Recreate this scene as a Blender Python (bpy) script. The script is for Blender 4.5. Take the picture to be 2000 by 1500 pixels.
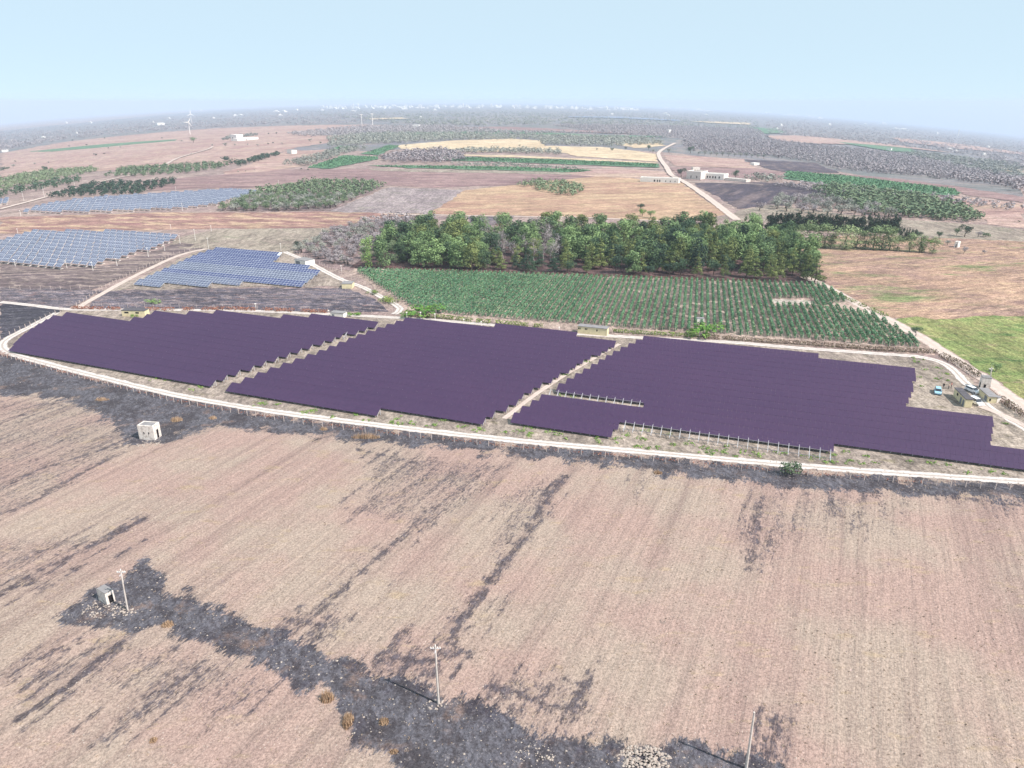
import bpy, math, random
import numpy as np
from mathutils import Vector, Matrix
from mathutils.geometry import delaunay_2d_cdt

for o in list(bpy.data.objects):
    bpy.data.objects.remove(o)
R = random.Random(7)
NR = np.random.default_rng(7)
scene = bpy.context.scene
COL = scene.collection

# ------------------------------------------------------------------ camera
F, CX, CY, H = 1420.0, 1000.0, 750.0, 78.0        # focal length and centre in photo pixels, height in metres
HY = 197.0                                         # row of the true horizon
PITCH = math.atan((CY - HY) / F)
CP, SP = math.cos(PITCH), math.sin(PITCH)
cd = bpy.data.cameras.new('camera')
cd.sensor_width = 36.0
cd.lens = F / 2000.0 * 36.0
cd.clip_start = 1.0
cd.clip_end = 120000.0
cam = bpy.data.objects.new('camera', cd)
COL.objects.link(cam)
cam.location = (0, 0, H)
cam.rotation_euler = (math.pi / 2 - PITCH, 0, 0)
scene.camera = cam

# ------------------------------------------------------------------ light
SUN_EL = math.radians(47.0)
SUN_AZ = (0.87, -0.49)                             # horizontal direction towards the sun
SUN_ROT = math.atan2(SUN_AZ[0], SUN_AZ[1])
world = bpy.data.worlds.new('World')
scene.world = world
world.use_nodes = True
wn = world.node_tree.nodes
bg = wn['Background']
sky = wn.new('ShaderNodeTexSky')
sky.sky_type = 'NISHITA'
sky.sun_disc = False
sky.sun_elevation = SUN_EL
sky.sun_rotation = SUN_ROT
sky.altitude = 50.0
sky.air_density = 0.4
sky.dust_density = 0.0
sky.ozone_density = 1.6
veil = wn.new('ShaderNodeMix')                     # thin even summer haze over the whole sky
veil.data_type = 'RGBA'
veil.inputs['Factor'].default_value = 0.9
veil.inputs['B'].default_value = (4.15, 5.3, 6.0, 1.0)
world.node_tree.links.new(sky.outputs[0], veil.inputs['A'])
world.node_tree.links.new([o for o in veil.outputs if o.type == 'RGBA'][0], bg.inputs[0])
bg.inputs[1].default_value = 0.1
sl = bpy.data.lights.new('sun', 'SUN')
sl.energy = 4.0
sl.angle = math.radians(0.53)
sl.color = (1.0, 0.94, 0.89)
sun = bpy.data.objects.new('sun', sl)
COL.objects.link(sun)
sdir = Vector((SUN_AZ[0] * math.cos(SUN_EL), SUN_AZ[1] * math.cos(SUN_EL), math.sin(SUN_EL)))
sun.rotation_euler = sdir.to_track_quat('Z', 'Y').to_euler()
sun.location = (0, 0, 300)
vs = scene.view_settings
vs.view_transform = 'Standard'
vs.look = 'None'
vs.exposure = 0.7
vs.gamma = 1.0
vs.use_curve_mapping = False
scene.cycles.max_bounces = 4
scene.cycles.diffuse_bounces = 2
scene.cycles.volume_bounces = 1
scene.cycles.transparent_max_bounces = 8
HAZE_DENSITY = 1.05e-4
HAZE_COLOR = (0.66, 0.77, 0.94)

# ------------------------------------------------------------------ terrain: a plain that falls away gently to both sides far out
T0 = -0.079


def terr(X, Y):
    X = np.asarray(X, float)
    Y = np.asarray(Y, float)
    Ys = np.maximum(Y, 1.0)
    t = np.clip(X / Ys - T0, -1.0, 1.0)
    w = np.clip((Ys - 500.0) / 900.0, 0, 1)
    w = w * w * (3 - 2 * w)
    return -0.0724 * t * t * Ys * w


_ST = np.concatenate([[0], np.geomspace(20, 60000, 900)])


def ground(px, py):
    """point of the ground seen at a pixel of the photograph"""
    x = px - CX
    y = CY - py
    d = np.array([x, F * CP + y * SP, y * CP - F * SP])
    d = d / math.hypot(d[0], d[1])
    xs = d[0] * _ST
    ys = d[1] * _ST
    f = H + d[2] * _ST - terr(xs, ys)
    k = np.argmax(f < 0)
    if f[k] >= 0:
        s = 45000.0
    else:
        a, b = _ST[k - 1], _ST[k]
        for _ in range(40):
            m = (a + b) / 2
            if H + d[2] * m - float(terr(d[0] * m, d[1] * m)) > 0:
                a = m
            else:
                b = m
        s = a
        s = min(s, 45000.0)
    X, Y = d[0] * s, d[1] * s
    return X, Y, float(terr(X, Y))


def mpp(px, py):
    """metres per photo pixel across, at the ground seen there"""
    X, Y, Z = ground(px, py)
    return (Y * CP - (Z - H) * SP) / F


def unz(px, py, z):
    """point at height z seen at a pixel (near, flat ground)"""
    x = px - CX
    y = CY - py
    d = (x, F * CP + y * SP, y * CP - F * SP)
    t = (z - H) / d[2]
    return d[0] * t, d[1] * t


def pix(X, Y, Z):
    z = Z - H
    dep = Y * CP - z * SP
    up = Y * SP + z * CP
    return CX + F * X / dep, CY - F * up / dep


# ------------------------------------------------------------------ helpers
def props(o, label=None, cat=None, group=None, kind=None):
    if label:
        o['label'] = label
    if cat:
        o['category'] = cat
    if group:
        o['group'] = group
    if kind:
        o['kind'] = kind
    return o


def empty(name, loc=(0, 0, 0), rz=0.0):
    o = bpy.data.objects.new(name, None)
    o.empty_display_size = 0.5
    o.location = loc
    o.rotation_euler = (0, 0, rz)
    COL.objects.link(o)
    return o


def link(name, me, parent=None, loc=None, rz=0.0, scale=None):
    o = bpy.data.objects.new(name, me)
    COL.objects.link(o)
    if loc is not None:
        o.location = loc
    if rz:
        o.rotation_euler = (0, 0, rz)
    if scale is not None:
        o.scale = scale
    if parent is not None:
        o.parent = parent
    return o


def mesh_np(name, V, Fc, mat=None, tint=None, attrs=None, smooth=False):
    """mesh from arrays; Fc is (n,3) or (n,4)"""
    V = np.asarray(V, np.float32)
    Fc = np.asarray(Fc, np.int32)
    me = bpy.data.meshes.new(name)
    n, k = Fc.shape
    me.vertices.add(len(V))
    me.vertices.foreach_set('co', V.ravel())
    me.loops.add(n * k)
    me.loops.foreach_set('vertex_index', Fc.ravel())
    me.polygons.add(n)
    me.polygons.foreach_set('loop_start', np.arange(0, n * k, k, dtype=np.int32))
    try:
        me.polygons.foreach_set('loop_total', np.full(n, k, dtype=np.int32))
    except Exception:
        pass
    me.update(calc_edges=True)
    me.polygons.foreach_set('use_smooth', np.full(n, smooth, dtype=bool))
    if tint is not None:
        a = me.attributes.new('tint', 'FLOAT', 'FACE')
        a.data.foreach_set('value', np.asarray(tint, np.float32))
    if attrs:
        for kx, arr in attrs.items():
            a = me.attributes.new(kx, 'FLOAT', 'POINT')
            a.data.foreach_set('value', np.asarray(arr, np.float32))
    if mat is not None:
        me.materials.append(mat)
    me.validate()
    return me


class MB:
    """collects simple solids"""
    def __init__(s):
        s.v = []
        s.f = []
        s.m = []

    def add(s, vs_, fs, m=0):
        b = len(s.v)
        s.v += [tuple(v) for v in vs_]
        for f in fs:
            s.f.append(tuple(i + b for i in f))
            s.m.append(m)

    def box(s, x0, x1, y0, y1, z0, z1, m=0, tx=0.0, ty=0.0):
        s.add([(x0, y0, z0), (x1, y0, z0), (x1, y1, z0), (x0, y1, z0),
               (x0 + tx, y0 + ty, z1), (x1 - tx, y0 + ty, z1), (x1 - tx, y1 - ty, z1), (x0 + tx, y1 - ty, z1)],
              [(3, 2, 1, 0), (4, 5, 6, 7), (0, 1, 5, 4), (1, 2, 6, 5), (2, 3, 7, 6), (3, 0, 4, 7)], m)
        return s

    def tube(s, p, q, r0, r1, n=6, m=0):
        p = Vector(p)
        q = Vector(q)
        d = (q - p).normalized()
        a = d.orthogonal().normalized()
        b = d.cross(a)
        vs_ = []
        for c, r in ((p, r0), (q, r1)):
            for i in range(n):
                t = 2 * math.pi * i / n
                vs_.append(c + a * (r * math.cos(t)) + b * (r * math.sin(t)))
        fs = [(i, (i + 1) % n, n + (i + 1) % n, n + i) for i in range(n)]
        fs.append(tuple(range(n - 1, -1, -1)))
        fs.append(tuple(range(n, 2 * n)))
        s.add(vs_, fs, m)
        return s

    def prism(s, prof, axis_len, m=0):
        """profile in x,z extruded along y (centred)"""
        n = len(prof)
        h = axis_len / 2
        vs_ = [(x, -h, z) for x, z in prof] + [(x, h, z) for x, z in prof]
        fs = [((i + 1) % n, i, n + i, n + (i + 1) % n) for i in range(n)]
        fs.append(tuple(range(n)))
        fs.append(tuple(range(2 * n - 1, n - 1, -1)))
        s.add(vs_, fs, m)
        return s

    def mesh(s, name, *mats):
        me = bpy.data.meshes.new(name)
        me.from_pydata(s.v, [], s.f)
        for m in mats:
            me.materials.append(m)
        if len(mats) > 1:
            me.polygons.foreach_set('material_index', s.m)
        me.update()
        return me

    def obj(s, name, mat, parent=None, loc=None, rz=0.0):
        mats = mat if isinstance(mat, (list, tuple)) else [mat]
        return link(name, s.mesh(name, *mats), parent, loc, rz)


# ------------------------------------------------------------------ materials
def srgb(r, g, b):
    def f(c):
        c /= 255.0
        return c / 12.92 if c <= 0.04045 else ((c + 0.055) / 1.055) ** 2.4
    return (f(r), f(g), f(b), 1.0)


def new_mat(name):
    m = bpy.data.materials.new(name)
    m.use_nodes = True
    nt = m.node_tree
    p = nt.nodes['Principled BSDF']
    p.inputs['Roughness'].default_value = 0.9
    p.inputs['Specular IOR Level'].default_value = 0.15
    return m, nt, p


def nnode(nt, t, **kw):
    n = nt.nodes.new(t)
    for k, v in kw.items():
        setattr(n, k, v)
    return n


def noise(nt, vec, scale, detail=2.0, rough=0.55):
    n = nnode(nt, 'ShaderNodeTexNoise')
    n.inputs['Scale'].default_value = scale
    n.inputs['Detail'].default_value = detail
    n.inputs['Roughness'].default_value = rough
    nt.links.new(vec, n.inputs['Vector'])
    return n.outputs['Fac']


def ramp(nt, val, lo, hi, a=0.0, b=1.0):
    n = nnode(nt, 'ShaderNodeMapRange')
    n.interpolation_type = 'SMOOTHSTEP'
    n.inputs['From Min'].default_value = lo
    n.inputs['From Max'].default_value = hi
    n.inputs['To Min'].default_value = a
    n.inputs['To Max'].default_value = b
    nt.links.new(val, n.inputs['Value'])
    return n.outputs['Result']


def math_(nt, op, a, b=None):
    n = nnode(nt, 'ShaderNodeMath', operation=op)
    for i, x in enumerate((a, b)):
        if x is None:
            continue
        if isinstance(x, (int, float)):
            n.inputs[i].default_value = x
        else:
            nt.links.new(x, n.inputs[i])
    return n.outputs[0]


def mixc(nt, fac, a, b):
    n = nnode(nt, 'ShaderNodeMix', data_type='RGBA')
    for s_, x in ((n.inputs['Factor'], fac), (n.inputs['A'], a), (n.inputs['B'], b)):
        if isinstance(x, (int, float)):
            s_.default_value = x
        elif isinstance(x, (tuple, list)):
            s_.default_value = x
        else:
            nt.links.new(x, s_)
    return [o for o in n.outputs if o.type == 'RGBA'][0]


def attr(nt, name):
    n = nnode(nt, 'ShaderNodeAttribute')
    n.attribute_name = name
    return n.outputs['Fac']


def position(nt, rot=0.0, sc=(1, 1, 1)):
    g_ = nnode(nt, 'ShaderNodeNewGeometry')
    mp = nnode(nt, 'ShaderNodeMapping')
    mp.vector_type = 'POINT'
    nt.links.new(g_.outputs['Position'], mp.inputs['Vector'])
    mp.inputs['Rotation'].default_value = (0, 0, rot)
    if sc == (1, 1, 1):
        return mp.outputs[0]
    m2 = nnode(nt, 'ShaderNodeMapping')            # scale after the turn, so that the stretch follows the turned axes
    m2.vector_type = 'POINT'
    nt.links.new(mp.outputs[0], m2.inputs['Vector'])
    m2.inputs['Scale'].default_value = sc
    return m2.outputs[0]


def bump(nt, p, val, strength=0.5, dist=0.2):
    b = nnode(nt, 'ShaderNodeBump')
    b.inputs['Strength'].default_value = strength
    b.inputs['Distance'].default_value = dist
    nt.links.new(val, b.inputs['Height'])
    nt.links.new(b.outputs[0], p.inputs['Normal'])


def field_mat(name, c1, c2, c3=None, big=0.02, mid=0.15, fine=1.6, rot=None, stripe=0.5, period=0.35, c3cut=(0.55, 0.68), grain=0.35, c4=None, c4cut=(0.58, 0.7), c4scale=0.03):
    """dry field: two soil colours in large patches, stripes along the tillage, scattered third colour, fine grain"""
    m, nt, p = new_mat(name)
    pos = position(nt)
    nb = noise(nt, pos, big, 4.0)
    nm = noise(nt, pos, mid, 4.0)
    nf = noise(nt, pos, fine, 3.0, 0.7)
    v = math_(nt, 'ADD', math_(nt, 'MULTIPLY', nb, 0.6), math_(nt, 'MULTIPLY', nm, 0.4))
    col = mixc(nt, ramp(nt, v, 0.4, 0.6), c1, c2)
    if rot is not None:
        ps = position(nt, rot, (period, period * 0.035, 1.0))
        ns = noise(nt, ps, 1.0, 4.0, 0.6)
        col = mixc(nt, math_(nt, 'MULTIPLY', ramp(nt, ns, 0.46, 0.66), stripe), col, c2 if c3 is None else c3)
    if c3 is not None:
        n3 = noise(nt, position(nt, 0.3, (0.7, 1.6, 1)), mid * 0.8, 5.0, 0.65)
        col = mixc(nt, math_(nt, 'MULTIPLY', ramp(nt, n3, *c3cut), 0.8), col, c3)
    if c4 is not None:
        n4 = noise(nt, position(nt, 0.1, (0.6, 1.5, 1)), c4scale, 6.0, 0.68)
        col = mixc(nt, ramp(nt, n4, *c4cut), col, c4)
    mul = nnode(nt, 'ShaderNodeMix', data_type='RGBA', blend_type='MULTIPLY')
    mul.inputs['Factor'].default_value = 1.0
    nsp = noise(nt, position(nt, rot or 0.0, (0.45, 0.13, 1)), 1.0, 6.0, 0.8)
    nsq = noise(nt, position(nt, rot or 0.0, (0.09, 0.02, 1)), 1.0, 4.0, 0.7)
    g_ = math_(nt, 'MULTIPLY', ramp(nt, nf, 0.25, 0.75, 1.0 - grain, 1.0 + grain * 0.6), ramp(nt, nsp, 0.3, 0.72, 1.36, 0.56))
    g_ = math_(nt, 'MULTIPLY', g_, ramp(nt, noise(nt, pos, 0.55, 3.0, 0.8), 0.32, 0.7, 1.22, 0.72))
    g_ = math_(nt, 'MULTIPLY', g_, ramp(nt, nsq, 0.34, 0.68, 1.16, 0.78))
    cc = nnode(nt, 'ShaderNodeCombineColor')
    for i in range(3):
        nt.links.new(g_, cc.inputs[i])
    nt.links.new(col, mul.inputs['A'])
    nt.links.new(cc.outputs[0], mul.inputs['B'])
    out = [o for o in mul.outputs if o.type == 'RGBA'][0]
    nt.links.new(out, p.inputs['Base Color'])
    bump(nt, p, nf, 0.5, 0.25)
    return m


def leaf_mat(name, dark, light, odd=None, rnd=0.5):
    """foliage: colour runs dark to light with each leaf's own tint and the plant's own shade"""
    m, nt, p = new_mat(name)
    t = attr(nt, 'tint')
    oi = nnode(nt, 'ShaderNodeObjectInfo')
    v = math_(nt, 'ADD', math_(nt, 'MULTIPLY', t, 1.0 - rnd), math_(nt, 'MULTIPLY', oi.outputs['Random'], rnd))
    col = mixc(nt, ramp(nt, v, 0.1, 0.9), dark, light)
    if odd is not None:
        col = mixc(nt, ramp(nt, t, 0.9, 0.96), col, odd)
    nt.links.new(col, p.inputs['Base Color'])
    p.inputs['Roughness'].default_value = 0.75
    p.inputs['Subsurface Weight'].default_value = 0.0
    return m


def plain_mat(name, c, rough=0.8, var=0.15, scale=1.2, metal=0.0, spec=0.2, c2=None):
    m, nt, p = new_mat(name)
    tc = nnode(nt, 'ShaderNodeTexCoord')
    n = noise(nt, tc.outputs['Object'], scale, 5.0, 0.65)
    d = c2 if c2 is not None else tuple(x * (1 - 2.2 * var) for x in c[:3]) + (1,)
    col = mixc(nt, ramp(nt, n, 0.4, 0.72), c, d)
    nt.links.new(col, p.inputs['Base Color'])
    p.inputs['Roughness'].default_value = rough
    p.inputs['Metallic'].default_value = metal
    p.inputs['Specular IOR Level'].default_value = spec
    return m


M = {}
FUR = -math.atan2(700, 1527)                # tillage direction of the near field, from the view axis
VIN = -math.atan2(375, 1527)                # direction of the vine rows


def A(r, g, b, k=1.0):
    c = srgb(r, g, b)
    return (c[0] * k, c[1] * k, c[2] * k, 1)


def A0(r, g, b):
    m_ = (r + g + b) / 3.0
    return A(r + (m_ - r) * 0.18 + 3, g + (m_ - g) * 0.18 + 3, b + (m_ - b) * 0.18 + 5, 0.84)


M['ground'] = field_mat('dry_ground', A0(176, 150, 135), A0(160, 132, 124), A0(140, 118, 112), rot=0.4, stripe=0.4)
M['tan'] = field_mat('tan_field', A0(188, 152, 138), A0(172, 130, 120), A0(196, 166, 138), big=0.008, mid=0.04, rot=1.35, stripe=0.7, period=0.05)
M['brown'] = field_mat('ploughed_brown_field', A0(158, 124, 118), A0(140, 106, 104), A0(172, 140, 128), big=0.01, mid=0.05, rot=1.5, stripe=0.6, period=0.06)
M['gold'] = field_mat('golden_dry_grass', A0(190, 152, 118), A0(176, 132, 108), A0(206, 176, 132), big=0.012, mid=0.05, rot=1.3, stripe=0.5, period=0.08)
M['grey'] = field_mat('grey_bare_field', A0(166, 148, 142), A0(150, 132, 130), A0(134, 128, 108), big=0.02, mid=0.08)
M['redbrown'] = field_mat('reddish_dry_grass', A0(166, 122, 108), A0(150, 106, 98), A0(204, 170, 132), big=0.02, mid=0.06, rot=1.5, stripe=0.7, period=0.06, c3cut=(0.47, 0.6))
M['olivebeige'] = field_mat('olive_beige_grass', A0(164, 148, 128), A0(150, 132, 116), A0(136, 134, 104), big=0.02, mid=0.08)
M['darkbrown'] = field_mat('dark_brown_scorched_soil', A0(116, 97, 95), A0(100, 83, 84), A0(168, 146, 132), big=0.03, mid=0.2, rot=1.4, stripe=0.8, period=0.3, c3cut=(0.5, 0.62))
M['burnt'] = field_mat('burnt_black_soil', A0(62, 58, 66), A0(84, 78, 88), A0(118, 112, 114), mid=0.4, rot=1.4, stripe=0.5, period=0.2, grain=0.6)
M['burntgrey'] = field_mat('burnt_grey_soil', A0(112, 103, 112), A0(80, 74, 84), A0(158, 138, 134), mid=0.3, rot=1.5, stripe=0.5, period=0.25, grain=0.8, c3cut=(0.5, 0.6), c4=A0(140, 106, 100), c4cut=(0.56, 0.66), c4scale=0.25)
M['burntfar'] = field_mat('burnt_far_soil', A0(92, 80, 88), A0(74, 64, 74), A0(128, 108, 104), big=0.01, mid=0.03, rot=0.5, stripe=0.8, period=0.08)
M['wheat'] = field_mat('pale_wheat_stubble', A0(214, 184, 142), A0(224, 198, 158), A0(190, 158, 124), big=0.008, mid=0.03, rot=1.5, stripe=0.5, period=0.05)
M['pasture'] = field_mat('russet_pasture', A0(184, 144, 116), A0(158, 122, 108), A0(204, 168, 128), big=0.02, mid=0.1, rot=1.2, stripe=0.5, period=0.15, c4=A0(122, 134, 78), c4cut=(0.52, 0.66), c4scale=0.03, grain=0.5)
M['greenpasture'] = field_mat('green_weedy_pasture', A0(130, 144, 74), A0(156, 152, 88), A0(170, 144, 108), big=0.03, mid=0.2, c4=A0(92, 126, 58), c4cut=(0.5, 0.66), c4scale=0.05, grain=0.6)
M['strip'] = field_mat('dry_grass_strip', A0(168, 150, 132), A0(152, 134, 120), A0(140, 126, 96), mid=0.3, grain=0.4)
M['vinesoil'] = field_mat('vineyard_soil', A0(186, 160, 142), A0(172, 144, 128), A0(150, 126, 116), mid=0.2)
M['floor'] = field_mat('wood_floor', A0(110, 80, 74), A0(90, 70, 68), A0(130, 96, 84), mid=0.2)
def track_mat(name, c1, c2, mid, edge):
    m, nt, p = new_mat(name)
    pos = position(nt)
    n1 = noise(nt, pos, 0.5, 4.0, 0.65)
    n2 = noise(nt, pos, 1.8, 3.0, 0.7)
    col = mixc(nt, ramp(nt, n1, 0.4, 0.65), c1, c2)
    ac = math_(nt, 'ABSOLUTE', attr(nt, 'across'))
    jit = math_(nt, 'MULTIPLY', math_(nt, 'SUBTRACT', math_(nt, 'ADD', n1, n2), 1.0), 0.55)
    ce = ramp(nt, math_(nt, 'ADD', ac, jit), 0.1, 0.26, 0.8, 0.0)
    col = mixc(nt, ce, col, mid)
    eg = ramp(nt, math_(nt, 'ADD', ac, jit), 0.74, 0.95)
    col = mixc(nt, eg, col, edge)
    nt.links.new(col, p.inputs['Base Color'])
    bump(nt, p, n2, 0.4, 0.15)
    return m


M['track'] = track_mat('white_gravel_track', A0(220, 208, 198), A0(200, 187, 176), A0(168, 150, 134), A0(154, 136, 122))
M['track2'] = track_mat('pinkish_dirt_road', A0(214, 192, 176), A0(198, 176, 162), A0(200, 178, 160), A0(168, 142, 126))
M['clearing'] = field_mat('pale_clearing', A0(196, 180, 166), A0(178, 158, 144), A0(130, 134, 104), mid=0.5, c3cut=(0.5, 0.6))
M['grovesoil'] = field_mat('grove_soil', A0(150, 124, 118), A0(136, 114, 110), A0(124, 116, 104), mid=0.1)
M['farland'] = field_mat('far_olive_land', A0(132, 126, 130), A0(118, 120, 116), A0(156, 140, 132), big=0.003, mid=0.012, rot=1.4, stripe=0.9, period=0.01)
M['fargreen'] = field_mat('far_green_land', A0(92, 132, 96), A0(106, 138, 100), big=0.01, mid=0.05)
M['farwater'] = field_mat('far_pale_sheeting', A0(146, 156, 176), A0(130, 142, 164), big=0.01, mid=0.05)


# near field with the burnt streaks
def near_field_mat():
    m, nt, p = new_mat('stubble_with_char')
    pos = position(nt)
    nb = noise(nt, pos, 0.045, 4.0)
    nf = noise(nt, pos, 2.6, 3.0, 0.75)
    nff = noise(nt, pos, 7.0, 2.0, 0.7)
    fur = noise(nt, position(nt, -FUR, (0.30, 0.010, 1)), 1.0, 4.0, 0.62)
    fur2 = noise(nt, position(nt, -FUR, (1.1, 0.05, 1)), 1.0, 3.0, 0.6)
    col = mixc(nt, ramp(nt, nb, 0.38, 0.62), A(161, 143, 130), A(161, 136, 126))
    col = mixc(nt, math_(nt, 'MULTIPLY', ramp(nt, fur, 0.45, 0.72), 0.52), col, A(122, 102, 97))
    col = mixc(nt, math_(nt, 'MULTIPLY', ramp(nt, fur2, 0.5, 0.75), 0.22), col, A(114, 96, 92))
    # yellowish dry weeds
    ny = noise(nt, position(nt, 0, (0.12, 0.3, 1)), 1.0, 5.0, 0.7)
    col = mixc(nt, math_(nt, 'MULTIPLY', ramp(nt, ny, 0.56, 0.7), 0.55), col, A(162, 141, 114))
    # brown weed tufts
    nt_ = noise(nt, position(nt, 0.2, (0.9, 1.6, 1)), 1.0, 4.0, 0.75)
    col = mixc(nt, math_(nt, 'MULTIPLY', ramp(nt, nt_, 0.6, 0.75), 0.35), col, A(120, 100, 92))
    # ash and char
    ash = attr(nt, 'ash')
    char = attr(nt, 'char')
    na = noise(nt, position(nt, -FUR, (0.6, 0.05, 1)), 1.0, 6.0, 0.72)
    ne = noise(nt, position(nt, -FUR, (2.4, 0.9, 1)), 1.0, 5.0, 0.8)
    na2 = noise(nt, position(nt, 1.2, (0.5, 0.9, 1)), 1.0, 7.0, 0.82)
    edge = math_(nt, 'ADD', math_(nt, 'MULTIPLY', math_(nt, 'SUBTRACT', na, 0.5), 1.3), math_(nt, 'MULTIPLY', math_(nt, 'SUBTRACT', ne, 0.5), 2.2))
    af = ramp(nt, math_(nt, 'ADD', ash, edge), 0.34, 0.62)
    ashc = mixc(nt, ramp(nt, na2, 0.36, 0.66), A(60, 58, 64), A(102, 101, 109))
    ashc = mixc(nt, math_(nt, 'MULTIPLY', ramp(nt, noise(nt, pos, 0.16, 5.0, 0.7), 0.54, 0.7), 0.7), ashc, A(128, 104, 92))
    ashc = mixc(nt, math_(nt, 'MULTIPLY', ramp(nt, noise(nt, pos, 0.12, 6.0, 0.75), 0.46, 0.6), 0.75), ashc, A(48, 45, 51))
    ashc = mixc(nt, math_(nt, 'MULTIPLY', ramp(nt, noise(nt, pos, 1.4, 5.0, 0.8), 0.55, 0.7), 0.7), ashc, A(134, 128, 130))
    col = mixc(nt, math_(nt, 'MULTIPLY', af, 0.95), col, ashc)
    cf = ramp(nt, math_(nt, 'ADD', char, math_(nt, 'MULTIPLY', edge, 1.0)), 0.3, 0.85)
    col = mixc(nt, math_(nt, 'MULTIPLY', cf, 0.86), col, mixc(nt, ramp(nt, na2, 0.4, 0.7), A(56, 51, 58), A(88, 84, 94)))
    # white limestone specks
    vo = nnode(nt, 'ShaderNodeTexVoronoi')
    vo.inputs['Scale'].default_value = 1.5
    nt.links.new(pos, vo.inputs['Vector'])
    dens = ramp(nt, noise(nt, pos, 0.2, 3.0), 0.4, 0.65)
    sp = math_(nt, 'MULTIPLY', ramp(nt, vo.outputs['Distance'], 0.10, 0.16, 1.0, 0.0), dens)
    col = mixc(nt, math_(nt, 'MULTIPLY', sp, 0.55), col, A(206, 194, 182))
    g_ = math_(nt, 'ADD', ramp(nt, nf, 0.25, 0.75, -0.36, 0.26), ramp(nt, nff, 0.25, 0.75, 0.82, 1.18))
    cc = nnode(nt, 'ShaderNodeCombineColor')
    for i in range(3):
        nt.links.new(g_, cc.inputs[i])
    mul = nnode(nt, 'ShaderNodeMix', data_type='RGBA', blend_type='MULTIPLY')
    mul.inputs['Factor'].default_value = 1.0
    nt.links.new(col, mul.inputs['A'])
    nt.links.new(cc.outputs[0], mul.inputs['B'])
    nt.links.new([o for o in mul.outputs if o.type == 'RGBA'][0], p.inputs['Base Color'])
    bump(nt, p, math_(nt, 'ADD', nf, math_(nt, 'MULTIPLY', fur2, 1.5)), 0.6, 0.25)
    return m


M['near'] = near_field_mat()
M['leaf_broad'] = leaf_mat('broad_leaf', A(54, 74, 58), A(144, 168, 112), rnd=0.45)
M['leaf_pale'] = leaf_mat('pale_poplar_leaf', A(104, 134, 74), A(150, 176, 106), rnd=0.3)
M['leaf_pine'] = leaf_mat('pine_needle', A(70, 86, 58), A(144, 152, 94), rnd=0.35)
M['leaf_dark'] = leaf_mat('dark_leaf', A(48, 64, 56), A(84, 106, 80), rnd=0.4)
M['leaf_olive'] = leaf_mat('olive_leaf', A(116, 118, 112), A(166, 166, 154), rnd=0.35)
M['leaf_olive_green'] = leaf_mat('olive_leaf_green', A(82, 102, 78), A(128, 140, 108), rnd=0.35)
M['leaf_mauve'] = leaf_mat('withered_olive', A(130, 120, 124), A(172, 164, 164), rnd=0.35)
M['leaf_euc'] = leaf_mat('eucalyptus_leaf', A(100, 120, 84), A(156, 168, 122), rnd=0.35)
M['leaf_cypress'] = leaf_mat('cypress_leaf', A(40, 54, 44), A(66, 82, 62), rnd=0.4)
M['leaf_vine'] = leaf_mat('vine_leaf', A(68, 106, 80), A(114, 152, 114), odd=A(128, 146, 98), rnd=0.25)
M['leaf_bush'] = leaf_mat('bush_leaf', A(74, 112, 48), A(128, 162, 76), rnd=0.3)
M['leaf_weed'] = leaf_mat('weed_leaf', A(96, 130, 58), A(146, 170, 90), rnd=0.2)
M['leaf_red'] = leaf_mat('rust_leaf', A(126, 80, 68), A(164, 116, 94), rnd=0.3)
M['leaf_scrub'] = leaf_mat('brown_scrub_leaf', A(84, 62, 58), A(128, 100, 84), odd=A(110, 124, 76), rnd=0.2)
M['leaf_dry'] = leaf_mat('dry_grass_blade', A(158, 128, 104), A(198, 170, 140), rnd=0.2)
M['leaf_hedge'] = leaf_mat('dry_hedge_leaf', A(84, 70, 60), A(136, 116, 92), odd=A(96, 112, 64), rnd=0.2)
M['leaf_reed'] = leaf_mat('green_reed_leaf', A(86, 110, 56), A(140, 150, 84), rnd=0.2)
M['leaf_fargreen'] = leaf_mat('far_vine_leaf', A(76, 114, 84), A(104, 138, 102), rnd=0.2)
M['bark'] = plain_mat('bark', A(96, 84, 76), var=0.25)
M['deadwood'] = plain_mat('pale_dead_wood', A(176, 164, 160), var=0.2)
M['redwood'] = plain_mat('rust_dead_wood', A(150, 104, 92), var=0.2)
M['concrete'] = plain_mat('pale_concrete', A(206, 196, 188), var=0.12, scale=2.0)
M['post'] = plain_mat('fence_post_concrete', A(196, 180, 172), var=0.1)
M['wire'] = plain_mat('wire', A(120, 112, 112), var=0.05, metal=0.5, rough=0.6)
M['metal'] = plain_mat('galvanised_steel', A(196, 194, 196), var=0.08, rough=0.6, metal=0.0)
M['rail'] = plain_mat('dull_steel_rail', A(140, 136, 136), var=0.1, rough=0.6)
M['white'] = plain_mat('white_wall', A(236, 230, 222), var=0.05, scale=0.6)
M['whitestone'] = plain_mat('weathered_limestone', A(226, 216, 207), var=0.14, scale=1.5, c2=A(176, 163, 154))
M['yellowwall'] = plain_mat('cream_yellow_wall', A(222, 208, 170), var=0.09, scale=0.8)
M['roofdark'] = plain_mat('dark_bitumen_roof', A(92, 88, 92), var=0.15, scale=0.8)
M['roofgrey'] = plain_mat('grey_roof', A(140, 136, 136), var=0.12, scale=0.8)
M['dark'] = plain_mat('dark_opening', A(34, 30, 32), var=0.2)
M['door'] = plain_mat('grey_metal_door', A(128, 132, 138), var=0.1, rough=0.5)
M['stone'] = plain_mat('limestone', A(172, 160, 150), var=0.15, scale=3.0, c2=A(140, 122, 112))


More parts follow.
